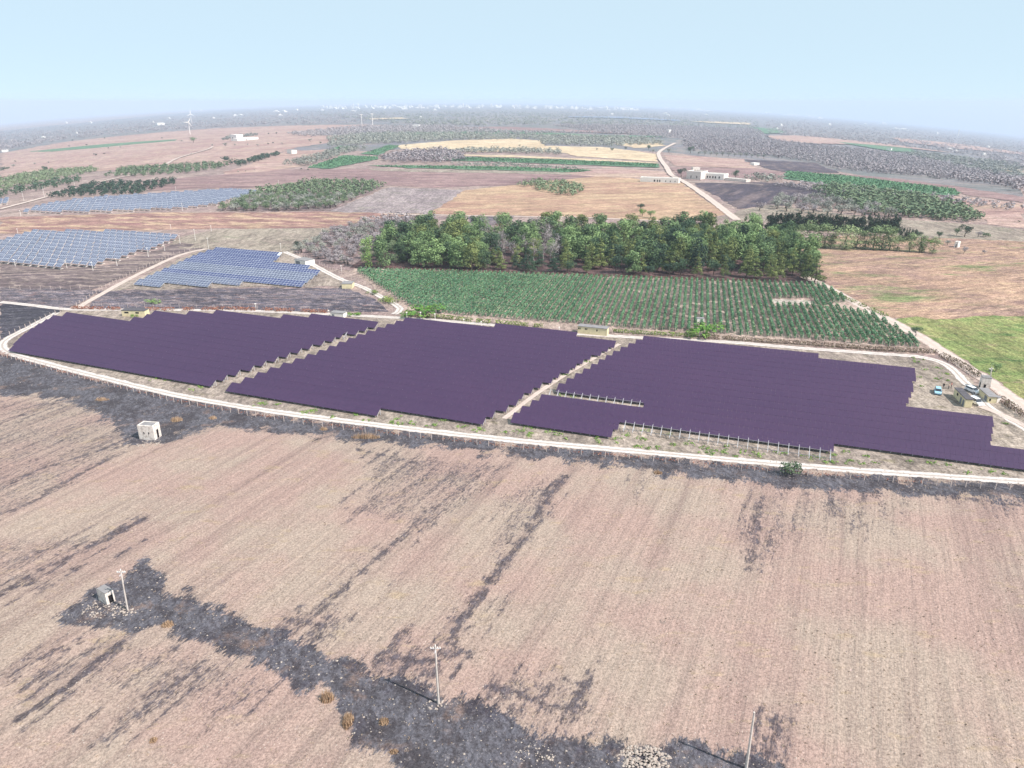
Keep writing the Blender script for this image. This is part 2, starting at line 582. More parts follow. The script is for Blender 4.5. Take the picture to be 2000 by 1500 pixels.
def panel_mat(name, c1, c2, rough, spec, grid=None):
    m, nt, p = new_mat(name)
    pos = position(nt)
    n1 = noise(nt, pos, 1.1, 2.0)
    n2 = noise(nt, pos, 0.03, 3.0)
    col = mixc(nt, ramp(nt, math_(nt, 'ADD', math_(nt, 'MULTIPLY', n1, 0.6), math_(nt, 'MULTIPLY', n2, 0.4)), 0.3, 0.7), c1, c2)
    nt.links.new(col, p.inputs['Base Color'])
    p.inputs['Roughness'].default_value = rough
    p.inputs['Specular IOR Level'].default_value = spec
    return m


M['panel_purple'] = panel_mat('violet_thin_film_glass', A(72, 53, 80), A(65, 49, 76), 0.55, 0.18)
M['panel_blue'] = panel_mat('blue_silicon_glass', A(58, 66, 104), A(70, 78, 116), 0.4, 0.35)
M['panel_pale'] = panel_mat('pale_blue_silicon_glass', A(80, 86, 106), A(98, 104, 126), 0.4, 0.35)
M['frame_dull'] = plain_mat('dull_aluminium_frame', A(208, 214, 224), var=0.05, rough=0.5)
M['frame'] = plain_mat('aluminium_frame', A(214, 220, 228), var=0.05, rough=0.5)


# ------------------------------------------------------------------ ground patches
def off(D, level):
    return level * (0.016 + max(0.0, D - 450.0) * 0.0002)


def resample(pts, step, closed=True):
    out = []
    n = len(pts)
    for i in range(n if closed else n - 1):
        a = pts[i]
        b = pts[(i + 1) % n]
        L = math.hypot(b[0] - a[0], b[1] - a[1])
        st = step(a) if callable(step) else step
        k = max(1, int(L / st))
        for j in range(k):
            f = j / k
            out.append((a[0] + (b[0] - a[0]) * f, a[1] + (b[1] - a[1]) * f))
    if not closed:
        out.append(pts[-1])
    return out


def inside(poly, x, y):
    poly = np.asarray(poly)
    x = np.asarray(x, float)
    y = np.asarray(y, float)
    r = np.zeros(x.shape, bool)
    n = len(poly)
    for i in range(n):
        x1, y1 = poly[i]
        x2, y2 = poly[(i + 1) % n]
        c = ((y1 > y) != (y2 > y)) & (x < (x2 - x1) * (y - y1) / (y2 - y1 + 1e-12) + x1)
        r ^= c
    return r


def wpoly(pp):
    return [ground(*q)[:2] for q in pp]


def patch(name, pp, mat, level, rag=0.006, world_pts=None):
    """a sheet of ground laid on the terrain; pp in photo pixels"""
    W = world_pts or wpoly(pp)
    W = resample(W, lambda a: max(2.0, a[1] * 0.014))
    B = []
    for x, y in W:
        j = rag * y
        B.append((x + R.uniform(-j, j) * 0.6, y + R.uniform(-j, j)))
    arr = np.array(B)
    x0, y0 = arr.min(0)
    x1, y1 = arr.max(0)
    inner = []
    if y1 > 480:
        y = max(y0, 480)
        while y < y1:
            sp = max(8.0, y * 0.022)
            xs = np.arange(x0 + sp * 0.5, x1, sp)
            if len(xs):
                k = inside(arr, xs, np.full(xs.shape, y))
                inner += [(float(a), y + R.uniform(-0.5, 0.5)) for a in xs[k]]
            y += sp
    n = len(B)
    pts = [Vector(q) for q in B] + [Vector(q) for q in inner]
    r = delaunay_2d_cdt(pts, [(i, (i + 1) % n) for i in range(n)], [], 1, 1e-4)
    V = []
    for q in r[0]:
        D = math.hypot(q[0], q[1])
        V.append((q[0], q[1], float(terr(q[0], q[1])) + off(D, level)))
    me = mesh_np(name, V, np.array([f for f in r[2] if len(f) == 3]), mat)
    o = link(name, me)
    props(o, kind='structure')
    return o


def strip(name, pp, width, mat, level, world_pts=None, rag=0.06):
    """a road or track along a line of photo pixels"""
    W = world_pts or wpoly(pp)
    W = [np.array(w) for w in W]
    # smooth (Catmull-Rom) so that bends are round
    S = []
    n = len(W)
    for i in range(n - 1):
        p0 = W[max(i - 1, 0)]
        p1, p2 = W[i], W[i + 1]
        p3 = W[min(i + 2, n - 1)]
        L = np.hypot(*(p2 - p1))
        k = max(2, int(L / max(2.5, p1[1] * 0.012)))
        for j in range(k):
            t = j / k
            S.append(0.5 * ((2 * p1) + (-p0 + p2) * t + (2 * p0 - 5 * p1 + 4 * p2 - p3) * t * t + (-p0 + 3 * p1 - 3 * p2 + p3) * t ** 3))
    S.append(W[-1])
    V, Fc, ac = [], [], []
    for i, s in enumerate(S):
        d = S[min(i + 1, len(S) - 1)] - S[max(i - 1, 0)]
        d = d / (np.hypot(*d) + 1e-9)
        nn = np.array([-d[1], d[0]])
        for q in (1, .5, 0, -.5, -1):
            w = width / 2 * (1 + R.uniform(-rag, rag) * 2) if abs(q) == 1 else width / 2
            a = s + nn * (q * w)
            V.append((a[0], a[1], float(terr(*a)) + off(math.hypot(*a), level)))
            ac.append(q)
        if i:
            for j in range(4):
                Fc.append((5 * i - 5 + j, 5 * i - 4 + j, 5 * i + 1 + j, 5 * i + j))
    o = link(name, mesh_np(name, V, Fc, mat, attrs={'across': ac}))
    props(o, kind='structure')
    return o


# base ground: near sheet and far fan in one mesh
def build_ground():
    ys = list(np.geomspace(450, 46000, 240))
    ts = np.linspace(-1.7, 1.7, 120)
    V, Fc = [], []
    for y in ys:
        for t in ts:
            V.append((t * y, y, float(terr(t * y, y))))
    nc = len(ts)
    for i in range(len(ys) - 1):
        for j in range(nc - 1):
            a = i * nc + j
            Fc.append((a, a + 1, a + nc + 1, a + nc))
    b = len(V)
    V += [(-765, -400, 0), (765, -400, 0)]
    # near rectangle as thin quads joined to the first fan row
    V += [(t * 450, -400, 0) for t in ts]
    for j in range(nc - 1):
        Fc.append((b + 2 + j, b + 3 + j, j + 1, j))
    o = link('ground', mesh_np('ground', V, Fc, M['ground']))
    props(o, kind='structure')


build_ground()

FIELDS = [
    # far olive land, then the fields on it
    ('olive_land', [(0, 256), (180, 238), (420, 216), (640, 207), (900, 203), (1150, 205), (1500, 219), (1800, 245), (2000, 268), (2000, 392), (1850, 372), (1640, 335), (1330, 300), (1100, 286), (780, 292), (600, 300), (500, 262), (300, 270), (0, 300)], 'farland', 1),
    ('tan_field', [(0, 300), (130, 277), (300, 260), (420, 251), (640, 244), (755, 244), (690, 253), (600, 264), (700, 266), (660, 276), (560, 292), (500, 316), (440, 322), (300, 330), (170, 335), (0, 346)], 'tan', 2),
    ('green_field_strip', [(60, 296), (180, 284), (350, 272), (345, 275), (200, 288), (100, 297)], 'fargreen', 3),
    ('tan_field', [(440, 336), (560, 296), (640, 292), (600, 322), (560, 330), (430, 345)], 'tan', 3),
    ('brown_field', [(300, 352), (430, 342), (560, 331), (700, 330), (1160, 340), (1180, 346), (980, 362), (850, 367), (740, 362), (560, 360), (470, 368), (380, 368), (290, 372)], 'brown', 3),
    ('pale_dry_field', [(700, 330), (1160, 338), (1150, 343), (760, 335)], 'olivebeige', 4),
    ('tan_field', [(1100, 338), (1190, 326), (1300, 336), (1305, 348), (1250, 348), (1150, 345)], 'tan', 4),
    ('golden_field', [(840, 418), (905, 372), (1180, 343), (1330, 358), (1420, 420), (1330, 434), (1100, 424)], 'gold', 3),
    ('grey_field', [(640, 413), (760, 366), (905, 371), (870, 398), (838, 417), (700, 418)], 'grey', 3),
    ('reddish_field', [(0, 424), (300, 416), (640, 414), (850, 418), (740, 428), (650, 446), (400, 447), (0, 456)], 'redbrown', 3),
    ('wheat_field', [(775, 284), (870, 276), (1000, 271), (1060, 275), (1060, 285), (1180, 288), (1250, 296), (1285, 303), (1282, 316), (1130, 306), (1090, 297), (860, 297), (790, 292)], 'wheat', 3),
    ('wheat_field', [(1200, 281), (1290, 280), (1300, 285), (1240, 290)], 'wheat', 3),
    ('wheat_field', [(835, 303), (1000, 304), (1280, 318), (1280, 320), (1010, 308)], 'wheat', 4),
    ('dark_rows_field', [(1450, 312), (1590, 318), (1640, 338), (1530, 336), (1500, 330)], 'burntfar', 3),
    ('tan_field', [(1292, 303), (1450, 311), (1480, 330), (1320, 325)], 'tan', 3),
    ('brown_field', [(1305, 327), (1480, 330), (1535, 338), (1530, 350), (1440, 350), (1330, 345)], 'brown', 3),
    ('burnt_field', [(1352, 358), (1480, 357), (1560, 360), (1640, 385), (1560, 398), (1440, 408), (1400, 384)], 'burntfar', 3),
    ('tan_field', [(1860, 384), (2000, 398), (2000, 446), (1930, 438), (1900, 410)], 'tan', 3),
    ('brown_field', [(1850, 362), (2000, 386), (2000, 396), (1880, 380)], 'brown', 4),
    ('brown_field', [(1640, 340), (1760, 350), (1870, 366), (1860, 370), (1740, 354), (1620, 343)], 'brown', 4),
    ('grass_field', [(1400, 426), (1500, 400), (1700, 425), (1930, 440), (2000, 448), (2000, 474), (1800, 462), (1560, 440)], 'olivebeige', 3),
    ('pasture', [(1520, 468), (1700, 460), (1860, 466), (2040, 474), (2040, 630), (1880, 628), (1740, 622), (1610, 556)], 'pasture', 3),
    ('green_pasture', [(1738, 626), (1790, 618), (1830, 626), (1900, 616), (2040, 618), (2040, 830), (1950, 745), (1880, 700), (1810, 662)], 'greenpasture', 3),
    ('grass_field', [(350, 466), (420, 448), (650, 446), (600, 482), (570, 496), (400, 486), (300, 500)], 'olivebeige', 3),
    ('scorched_field', [(0, 512), (120, 520), (200, 520), (360, 472), (400, 484), (320, 510), (180, 566), (0, 570)], 'darkbrown', 3),
    ('scorched_field', [(0, 560), (190, 566), (175, 582), (130, 604), (0, 592)], 'burntgrey', 4),
    ('burnt_ground', [(0, 592), (128, 606), (60, 638), (0, 668)], 'burnt', 4),
    ('burnt_ground', [(190, 568), (400, 562), (680, 564), (752, 596), (760, 610), (620, 608), (170, 604)], 'burntgrey', 4),
    ('solar_ground', [(2, 680), (60, 640), (125, 606), (470, 606), (640, 613), (780, 620), (930, 632), (1240, 656), (1560, 678), (1800, 694), (1860, 716), (1930, 770), (2060, 850), (2060, 944), (1700, 922), (1300, 888), (1000, 864), (500, 803), (200, 742), (30, 694)], 'strip', 4),
    ('solar_ground', [(262, 546), (400, 484), (560, 490), (690, 560), (420, 562), (200, 568)], 'strip', 5),
    ('vineyard_ground', [(684, 524), (1000, 534), (1300, 544), (1612, 556), (1820, 680), (1830, 694), (1560, 676), (1240, 652), (1000, 634), (800, 616), (740, 570)], 'vinesoil', 4),
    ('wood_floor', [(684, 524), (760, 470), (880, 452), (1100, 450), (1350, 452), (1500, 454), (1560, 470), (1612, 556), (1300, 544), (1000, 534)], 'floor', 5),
    ('grove_ground', [(575, 492), (650, 448), (750, 424), (880, 424), (760, 470), (690, 528), (640, 525)], 'grovesoil', 4),
    ('grove_ground', [(430, 413), (500, 376), (590, 358), (705, 356), (752, 364), (650, 411)], 'grovesoil', 4),
    ('green_field', [(600, 328), (672, 304), (740, 307), (738, 312), (645, 330)], 'fargreen', 5),
    ('green_field', [(637, 299), (662, 286), (697, 287), (657, 300)], 'fargreen', 5),
    ('green_field', [(705, 302), (760, 284), (782, 285), (738, 304)], 'fargreen', 5),
    ('green_field', [(715, 324), (1000, 327), (1160, 333), (1125, 338), (1000, 334), (800, 329)], 'fargreen', 5),
    ('green_field', [(828, 307), (1000, 310), (1285, 321), (1284, 328), (1025, 319), (880, 314)], 'fargreen', 5),
    ('green_field', [(1535, 335), (1650, 344), (1865, 370), (1876, 383), (1800, 379), (1620, 361), (1533, 350)], 'fargreen', 5),
    ('green_field', [(1628, 278), (1780, 292), (1790, 299), (1740, 297)], 'fargreen', 5),
    ('green_field', [(700, 264), (900, 258), (1000, 256), (1160, 265), (1310, 268), (1200, 270), (1000, 262), (820, 268)], 'fargreen', 5),
    ('brown_field', [(850, 250), (1000, 249), (1180, 258), (1340, 262), (1200, 262), (1000, 256), (880, 254)], 'brown', 4),
    ('green_field', [(1465, 250), (1520, 253), (1535, 262), (1480, 262)], 'fargreen', 5),
    ('tan_field', [(1500, 266), (1560, 266), (1740, 283), (1860, 300), (1700, 284), (1600, 282), (1520, 278)], 'tan', 4),
    ('tan_field', [(1340, 238), (1460, 241), (1465, 245), (1400, 242)], 'wheat', 4),
    ('tan_field', [(1740, 270), (1850, 280), (2000, 300), (2000, 304), (1850, 290), (1760, 278)], 'tan', 4),
    ('tan_field', [(1940, 328), (2000, 334), (2000, 342), (1950, 332)], 'wheat', 4),
    ('tan_field', [(720, 233), (780, 231), (800, 233), (730, 235)], 'wheat', 4),
    ('pale_sheeting', [(1110, 228.5), (1220, 229.5), (1330, 236), (1325, 237.5), (1200, 232), (1110, 230)], 'farwater', 4),
    ('burnt_rows_ground', [(915, 424), (1000, 424), (990, 432), (960, 440), (915, 436)], 'burntgrey', 6),
    ('clearing', [(1506, 586), (1578, 585), (1586, 591), (1576, 595), (1512, 594)], 'clearing', 6),
]
for i_, (nm, pp, mk, lv) in enumerate(FIELDS):
    patch(nm, pp, M[mk], lv * 0.6 + i_ * 0.07)

# roads and tracks
TR_FRONT = [(112, 611), (60, 638), (18, 660), (4, 674), (16, 688), (70, 705), (200, 738), (340, 771), (500, 799), (700, 826), (1000, 860), (1300, 887), (1500, 905), (1700, 921), (2040, 944)]
strip('perimeter_track', TR_FRONT, 3.2, M['track'], 6)
strip('perimeter_track', [(0, 590), (60, 596), (130, 604), (240, 605), (470, 607), (640, 614), (780, 621), (930, 632), (1130, 652), (1240, 659), (1430, 669), (1560, 680), (1700, 690), (1800, 698), (1850, 714), (1880, 742), (1905, 765), (1930, 795), (1970, 818), (2040, 860)], 3.2, M['track'], 6)
strip('dirt_road', [(1570, 540), (1600, 553), (1640, 575), (1700, 607), (1770, 643), (1810, 666), (1860, 700), (1930, 745), (2000, 795), (2060, 836)], 5.4, M['track2'], 6)
strip('perimeter_track', [(150, 603), (182, 584), (262, 540), (350, 499), (405, 486)], 3.0, M['track2'], 7)
strip('perimeter_track', [(556, 492), (600, 511), (660, 543), (710, 562), (752, 584), (782, 603), (770, 614)], 3.4, M['track'], 7)
strip('far_road', [(1440, 430), (1421, 416), (1380, 385), (1340, 358), (1312, 343), (1302, 328), (1288, 308), (1290, 296), (1318, 281)], 7.0, M['track2'], 7)
strip('far_track', [(318, 326), (350, 309), (405, 293), (416, 287)], 5.0, M['track2'], 6)
strip('far_track', [(0, 409), (50, 396), (92, 385)], 4.0, M['track2'], 6)
strip('far_track', [(175, 362), (240, 346), (300, 338)], 3.5, M['track2'], 6)
strip('far_track', [(750, 418), (1000, 423), (1110, 424), (1280, 431), (1360, 433)], 3.5, M['track2'], 6)
strip('far_track', [(1340, 356), (1420, 358), (1490, 361)], 4.0, M['track2'], 6)
strip('far_track', [(1000, 320), (1150, 329), (1300, 331)], 5.0, M['track2'], 6)
strip('inner_track', [(985, 818), (1040, 775), (1100, 735), (1160, 700), (1210, 672)], 1.6, M['track2'], 6)
strip('inner_track', [(1905, 790), (1960, 812), (2010, 836)], 2.4, M['track2'], 7)


# near stubble field with burnt belts
def sdf_poly(poly, X, Y):
    poly = np.array(poly)
    d = np.full(X.shape, 1e9)
    for i in range(len(poly)):
        a = poly[i]
        b = poly[(i + 1) % len(poly)]
        d = np.minimum(d, seg_dist(a, b, X, Y))
    ins = inside(poly, X, Y)
    return np.where(ins, d, -d)


def seg_dist(a, b, X, Y):
    dx, dy = b[0] - a[0], b[1] - a[1]
    t = np.clip(((X - a[0]) * dx + (Y - a[1]) * dy) / (dx * dx + dy * dy + 1e-9), 0, 1)
    return np.hypot(X - a[0] - t * dx, Y - a[1] - t * dy)


BELT = [(-60, 668), (30, 696), (200, 744), (500, 806), (1000, 867), (1500, 913), (2060, 954), (2060, 985), (1900, 972), (1800, 966), (1600, 957), (1450, 946), (1300, 926), (1150, 906), (1000, 890), (850, 873), (700, 862), (560, 846), (440, 832), (360, 848), (320, 866), (270, 872), (235, 845), (200, 815), (150, 790), (100, 776), (-60, 770)]
BAND = [(285, 1098), (318, 1128), (330, 1152), (420, 1182), (520, 1226), (640, 1276), (760, 1326), (850, 1352), (950, 1377), (1000, 1406), (1060, 1432), (1130, 1449), (1230, 1456), (1330, 1456), (1440, 1470), (1520, 1480), (1540, 1560), (800, 1560), (770, 1480), (690, 1442), (668, 1410), (650, 1372), (600, 1342), (520, 1312), (440, 1272), (380, 1246), (300, 1232), (200, 1236), (130, 1216), (98, 1206), (150, 1180), (190, 1150), (250, 1124)]
STREAKS = [
    ([(745, 1283), (800, 1292), (860, 1292), (902, 1274)], 9, 1.0), ([(770, 1280), (782, 1255)], 6, .8),
    ([(868, 1280), (900, 1212), (960, 1132), (1020, 1052), (1062, 982), (1105, 930)], 11, .9),
    ([(990, 1050), (1050, 985), (1085, 945)], 16, .55),
    ([(555, 1208), (600, 1218), (650, 1228)], 10, .9), ([(640, 1240), (668, 1222)], 6, .8),
    ([(590, 1210), (680, 1142), (760, 1072), (830, 1012), (900, 955), (960, 912)], 9, .75),
    ([(700, 878), (760, 892), (810, 905)], 7, .9), ([(730, 975), (790, 935), (850, 900)], 16, .6),
    ([(700, 1000), (760, 975), (800, 950)], 9, .65), ([(800, 995), (850, 950), (905, 915)], 14, .6), ([(870, 1000), (930, 940), (1000, 905)], 10, .55), ([(820, 1040), (900, 980)], 12, .5),
    ([(1468, 1110), (1478, 1020), (1488, 972)], 12, .75), ([(1505, 1085), (1525, 1000), (1535, 965)], 14, .55), ([(1455, 1060), (1465, 990)], 7, .5),
    ([(1620, 962), (1628, 1005)], 7, .8), ([(1685, 966), (1680, 1030)], 10, .65), ([(1765, 975), (1762, 1003)], 7, .6), ([(1720, 985), (1715, 1040)], 8, .5), ([(1840, 968), (1990, 988)], 8, .8), ([(1580, 965), (1575, 1000)], 6, .6), ([(1260, 935), (1240, 975)], 8, .6),
    ([(-30, 1180), (60, 1124), (150, 1082), (282, 1014)], 11, .95), ([(-30, 1110), (130, 1062), (180, 1045)], 8, .6), ([(30, 1110), (120, 1070)], 12, .5),
    ([(-20, 965), (80, 916), (180, 886), (245, 858)], 6, .9), ([(-20, 1015), (60, 982), (150, 932), (215, 895)], 9, .8), ([(-20, 825), (60, 808), (105, 795)], 7, .8), ([(-20, 872), (60, 842), (115, 822)], 6, .7), ([(40, 800), (90, 788), (140, 795)], 7, .8), ([(100, 870), (150, 850)], 5, .7),
    ([(30, 1408), (120, 1352), (190, 1302), (245, 1262)], 9, .95), ([(78, 1332), (170, 1272), (195, 1250)], 7, .85), ([(15, 1322), (100, 1276), (165, 1245)], 8, .8), ([(215, 1437), (300, 1372), (395, 1298)], 11, .85), ([(300, 1290), (345, 1268)], 8, .7), ([(330, 1350), (400, 1310)], 16, .55), ([(420, 1392), (510, 1352)], 12, .65), ([(200, 1330), (330, 1290)], 14, .45), ([(410, 1350), (450, 1300)], 14, .5),
    ([(950, 1340), (1000, 1352), (1050, 1372), (1108, 1388), (1150, 1335), (1160, 1310)], 9, .9), ([(985, 1372), (1004, 1335)], 8, .8), ([(1050, 1376), (1074, 1335)], 8, .8), ([(1090, 1392), (1130, 1355)], 14, .7),
    ([(1480, 1395), (1520, 1418), (1500, 1482)], 10, .9), ([(700, 1002), (740, 990)], 6, .7),
]


def build_near():
    dx = 0.62
    xs = np.arange(-172, 172, dx)
    ys = np.arange(52, 262, dx)
    X, Y = np.meshgrid(xs, ys)
    front = np.array([ground(*q)[:2] for q in [(-260, 640), (-60, 672), (3, 684), (30, 695), (70, 709), (200, 743), (340, 776), (500, 804), (700, 831), (1000, 865), (1300, 891), (1500, 909), (1700, 925), (2040, 948), (2300, 970)]])
    lim = np.interp(X, front[:, 0], front[:, 1])
    # low frequency wobble for the edges
    def wob(s, seed):
        r = np.random.default_rng(seed)
        out = np.zeros_like(X)
        for k in range(14):
            a = r.uniform(0, 2 * np.pi)
            f = r.uniform(0.5, 1.6) / s
            out += np.sin((X * np.cos(a) + Y * np.sin(a)) * f * 2 * np.pi + r.uniform(0, 6.28))
        return out / 3.0
    w1 = wob(9, 1)
    w2 = wob(3.5, 2)
    belt = sdf_poly(wpoly(BELT), X, Y) + w1 * 1.2 + w2 * 0.6
    band = sdf_poly(wpoly(BAND), X, Y) + w1 * 0.7 + w2 * 0.35
    ash = np.clip(0.5 + 0.32 * np.maximum(belt * 0.6, band), 0, 1)
    char = np.zeros_like(X)
    # black seams along the band's rim
    char = np.maximum(char, 0.55 * np.exp(-(np.maximum(np.abs(band - 1.2), 0) / 1.0) ** 2) * (w1 > -0.6))
    char = np.maximum(char, 0.42 * np.exp(-(np.abs(belt - 1.5) / 1.6) ** 2) * (w1 > -0.2))
    fd = np.array([math.sin(-FUR), math.cos(-FUR)])
    fn = np.array([fd[1], -fd[0]])
    todo = []
    rs = random.Random(5)
    for pts, hw, k in STREAKS:
        P = [np.array(ground(*q)[:2]) for q in pts]
        wd = hw * np.mean([mpp(*q) for q in pts])
        todo.append((P, wd * 1.5, k))
        L = sum(np.hypot(*(b_ - a_)) for a_, b_ in zip(P[:-1], P[1:]))
        for _ in range(int(12 + L / 2.2)):
            i_ = rs.randrange(len(P) - 1)
            c_ = P[i_] + (P[i_ + 1] - P[i_]) * rs.random() + fn * (rs.gauss(0, 1) * wd * 2.3)
            ln = rs.uniform(1.5, 7.0)
            todo.append(([c_ - fd * ln, c_ + fd * ln * rs.uniform(.3, 1)], rs.uniform(.35, 1.0), k * rs.uniform(.45, .95)))
    for pp_, k in (([(715, 885), (860, 895), (995, 905), (930, 985), (830, 1040), (700, 1008)], .36), ([(-60, 775), (150, 785), (250, 830), (260, 870), (150, 950), (-60, 1020)], .33), ([(270, 1255), (450, 1285), (520, 1355), (420, 1400), (270, 1390), (180, 1345)], .34), ([(960, 965), (1110, 925), (1060, 1030), (960, 1090)], .33), ([(1455, 965), (1720, 970), (1700, 1050), (1480, 1080)], .24), ([(-40, 1060), (150, 1045), (180, 1070), (-40, 1180)], .3), ([(700, 1090), (760, 1060), (640, 1215), (560, 1230)], .3)):
        char = np.maximum(char, 1.38 * k * np.clip(0.5 + sdf_poly(wpoly(pp_), X, Y) / 5.0, 0, 1))
    for P, wd, k in todo:
        d = np.full(X.shape, 1e9)
        bx = np.array(P)
        sel = (X > bx[:, 0].min() - 8) & (X < bx[:, 0].max() + 8) & (Y > bx[:, 1].min() - 8) & (Y < bx[:, 1].max() + 8)
        ds = np.full(sel.sum(), 1e9)
        for a, b in zip(P[:-1], P[1:]):
            ds = np.minimum(ds, seg_dist(a, b, X[sel], Y[sel]))
        ds = ds + w2[sel] * 0.25 * wd
        v = k * np.clip(1.15 - ds / wd, 0, 1) * 0.92
        char[sel] = np.maximum(char[sel], v)
    idx = np.arange(X.size).reshape(X.shape)
    Z = 0.06 * np.sin((X * math.cos(FUR) + Y * math.sin(FUR)) * 2 * math.pi / 2.8) * 0.5 + w2 * 0.03 + NR.normal(0, 0.02, X.shape) + 0.1
    ok = Y < lim
    q = ok[:-1, :-1] & ok[1:, :-1] & ok[:-1, 1:] & ok[1:, 1:]
    Fc = np.stack([idx[:-1, :-1][q], idx[:-1, 1:][q], idx[1:, 1:][q], idx[1:, :-1][q]], 1)
    used = np.unique(Fc)
    mp = -np.ones(X.size, int)
    mp[used] = np.arange(len(used))
    V = np.stack([X.ravel(), Y.ravel(), Z.ravel()], 1)[used]
    me = mesh_np('stubble_field', V, mp[Fc], M['near'], attrs={'ash': ash.ravel()[used], 'char': char.ravel()[used]}, smooth=True)
    props(link('stubble_field', me), kind='structure')


build_near()

# ------------------------------------------------------------------ foliage
def leaves(C, Rd, n, size, squash=1.0, up=0.0, shell=0.5, seed=0):
    """n leaf-clump quads spread over ellipsoidal clumps C (k,3) with radii Rd (k,3)"""
    r = np.random.default_rng(seed)
    C = np.asarray(C, float)
    Rd = np.asarray(Rd, float)
    w = Rd[:, 0] * Rd[:, 1]
    k = r.choice(len(C), n, p=w / w.sum())
    d = r.normal(size=(n, 3))
    d[:, 2] += up
    d /= np.linalg.norm(d, axis=1)[:, None]
    rr = shell + (1.08 - shell) * np.sqrt(r.random(n))
    P = C[k] + d * Rd[k] * rr[:, None]
    nrm = d + r.normal(size=(n, 3)) * 0.55
    nrm /= np.linalg.norm(nrm, axis=1)[:, None]
    a = np.cross(nrm, r.normal(size=(n, 3)))
    a /= np.linalg.norm(a, axis=1)[:, None] + 1e-9
    b = np.cross(nrm, a)
    s1 = size * r.uniform(0.5, 1.25, n)[:, None]
    s2 = size * r.uniform(0.35, 0.9, n)[:, None]
    V = np.stack([P - a * s1 * 0.5, P - b * s2 * 0.5 + a * s1 * 0.1, P + a * s1 * 0.5, P + b * s2 * 0.5], 1).reshape(-1, 3)
    Fc = np.arange(4 * n).reshape(n, 4)
    ct = r.random(len(C))
    tint = np.clip(0.5 * ct[k] + 0.5 * r.random(n), 0, 1)
    return V, Fc, tint


def trunk_mesh(name, h, r0, limbs, mat, seed, spread=0.35, top=0.9):
    r = random.Random(seed)
    b = MB()
    p = Vector((0, 0, -0.1))
    n = 4
    pts = [p]
    for i in range(n):
        pts.append(Vector((r.uniform(-.03, .03) * h, r.uniform(-.03, .03) * h, h * top * (i + 1) / n)))
    for i in range(n):
        b.tube(pts[i], pts[i + 1], r0 * (1 - 0.8 * i / n), r0 * (1 - 0.8 * (i + 1) / n), 6)
    for i in range(limbs):
        f = r.uniform(0.35, 0.85)
        s = pts[0].lerp(pts[-1], f)
        k = min(n - 1, int(f * n))
        s = pts[k].lerp(pts[k + 1], f * n - k)
        a = r.uniform(0, 6.28)
        L = h * spread * r.uniform(0.6, 1.1) * (1.15 - 0.6 * f)
        e = s + Vector((math.cos(a) * L, math.sin(a) * L, L * r.uniform(0.5, 1.1)))
        b.tube(s, e, r0 * 0.35, r0 * 0.08, 5)
    return b.mesh(name, mat)


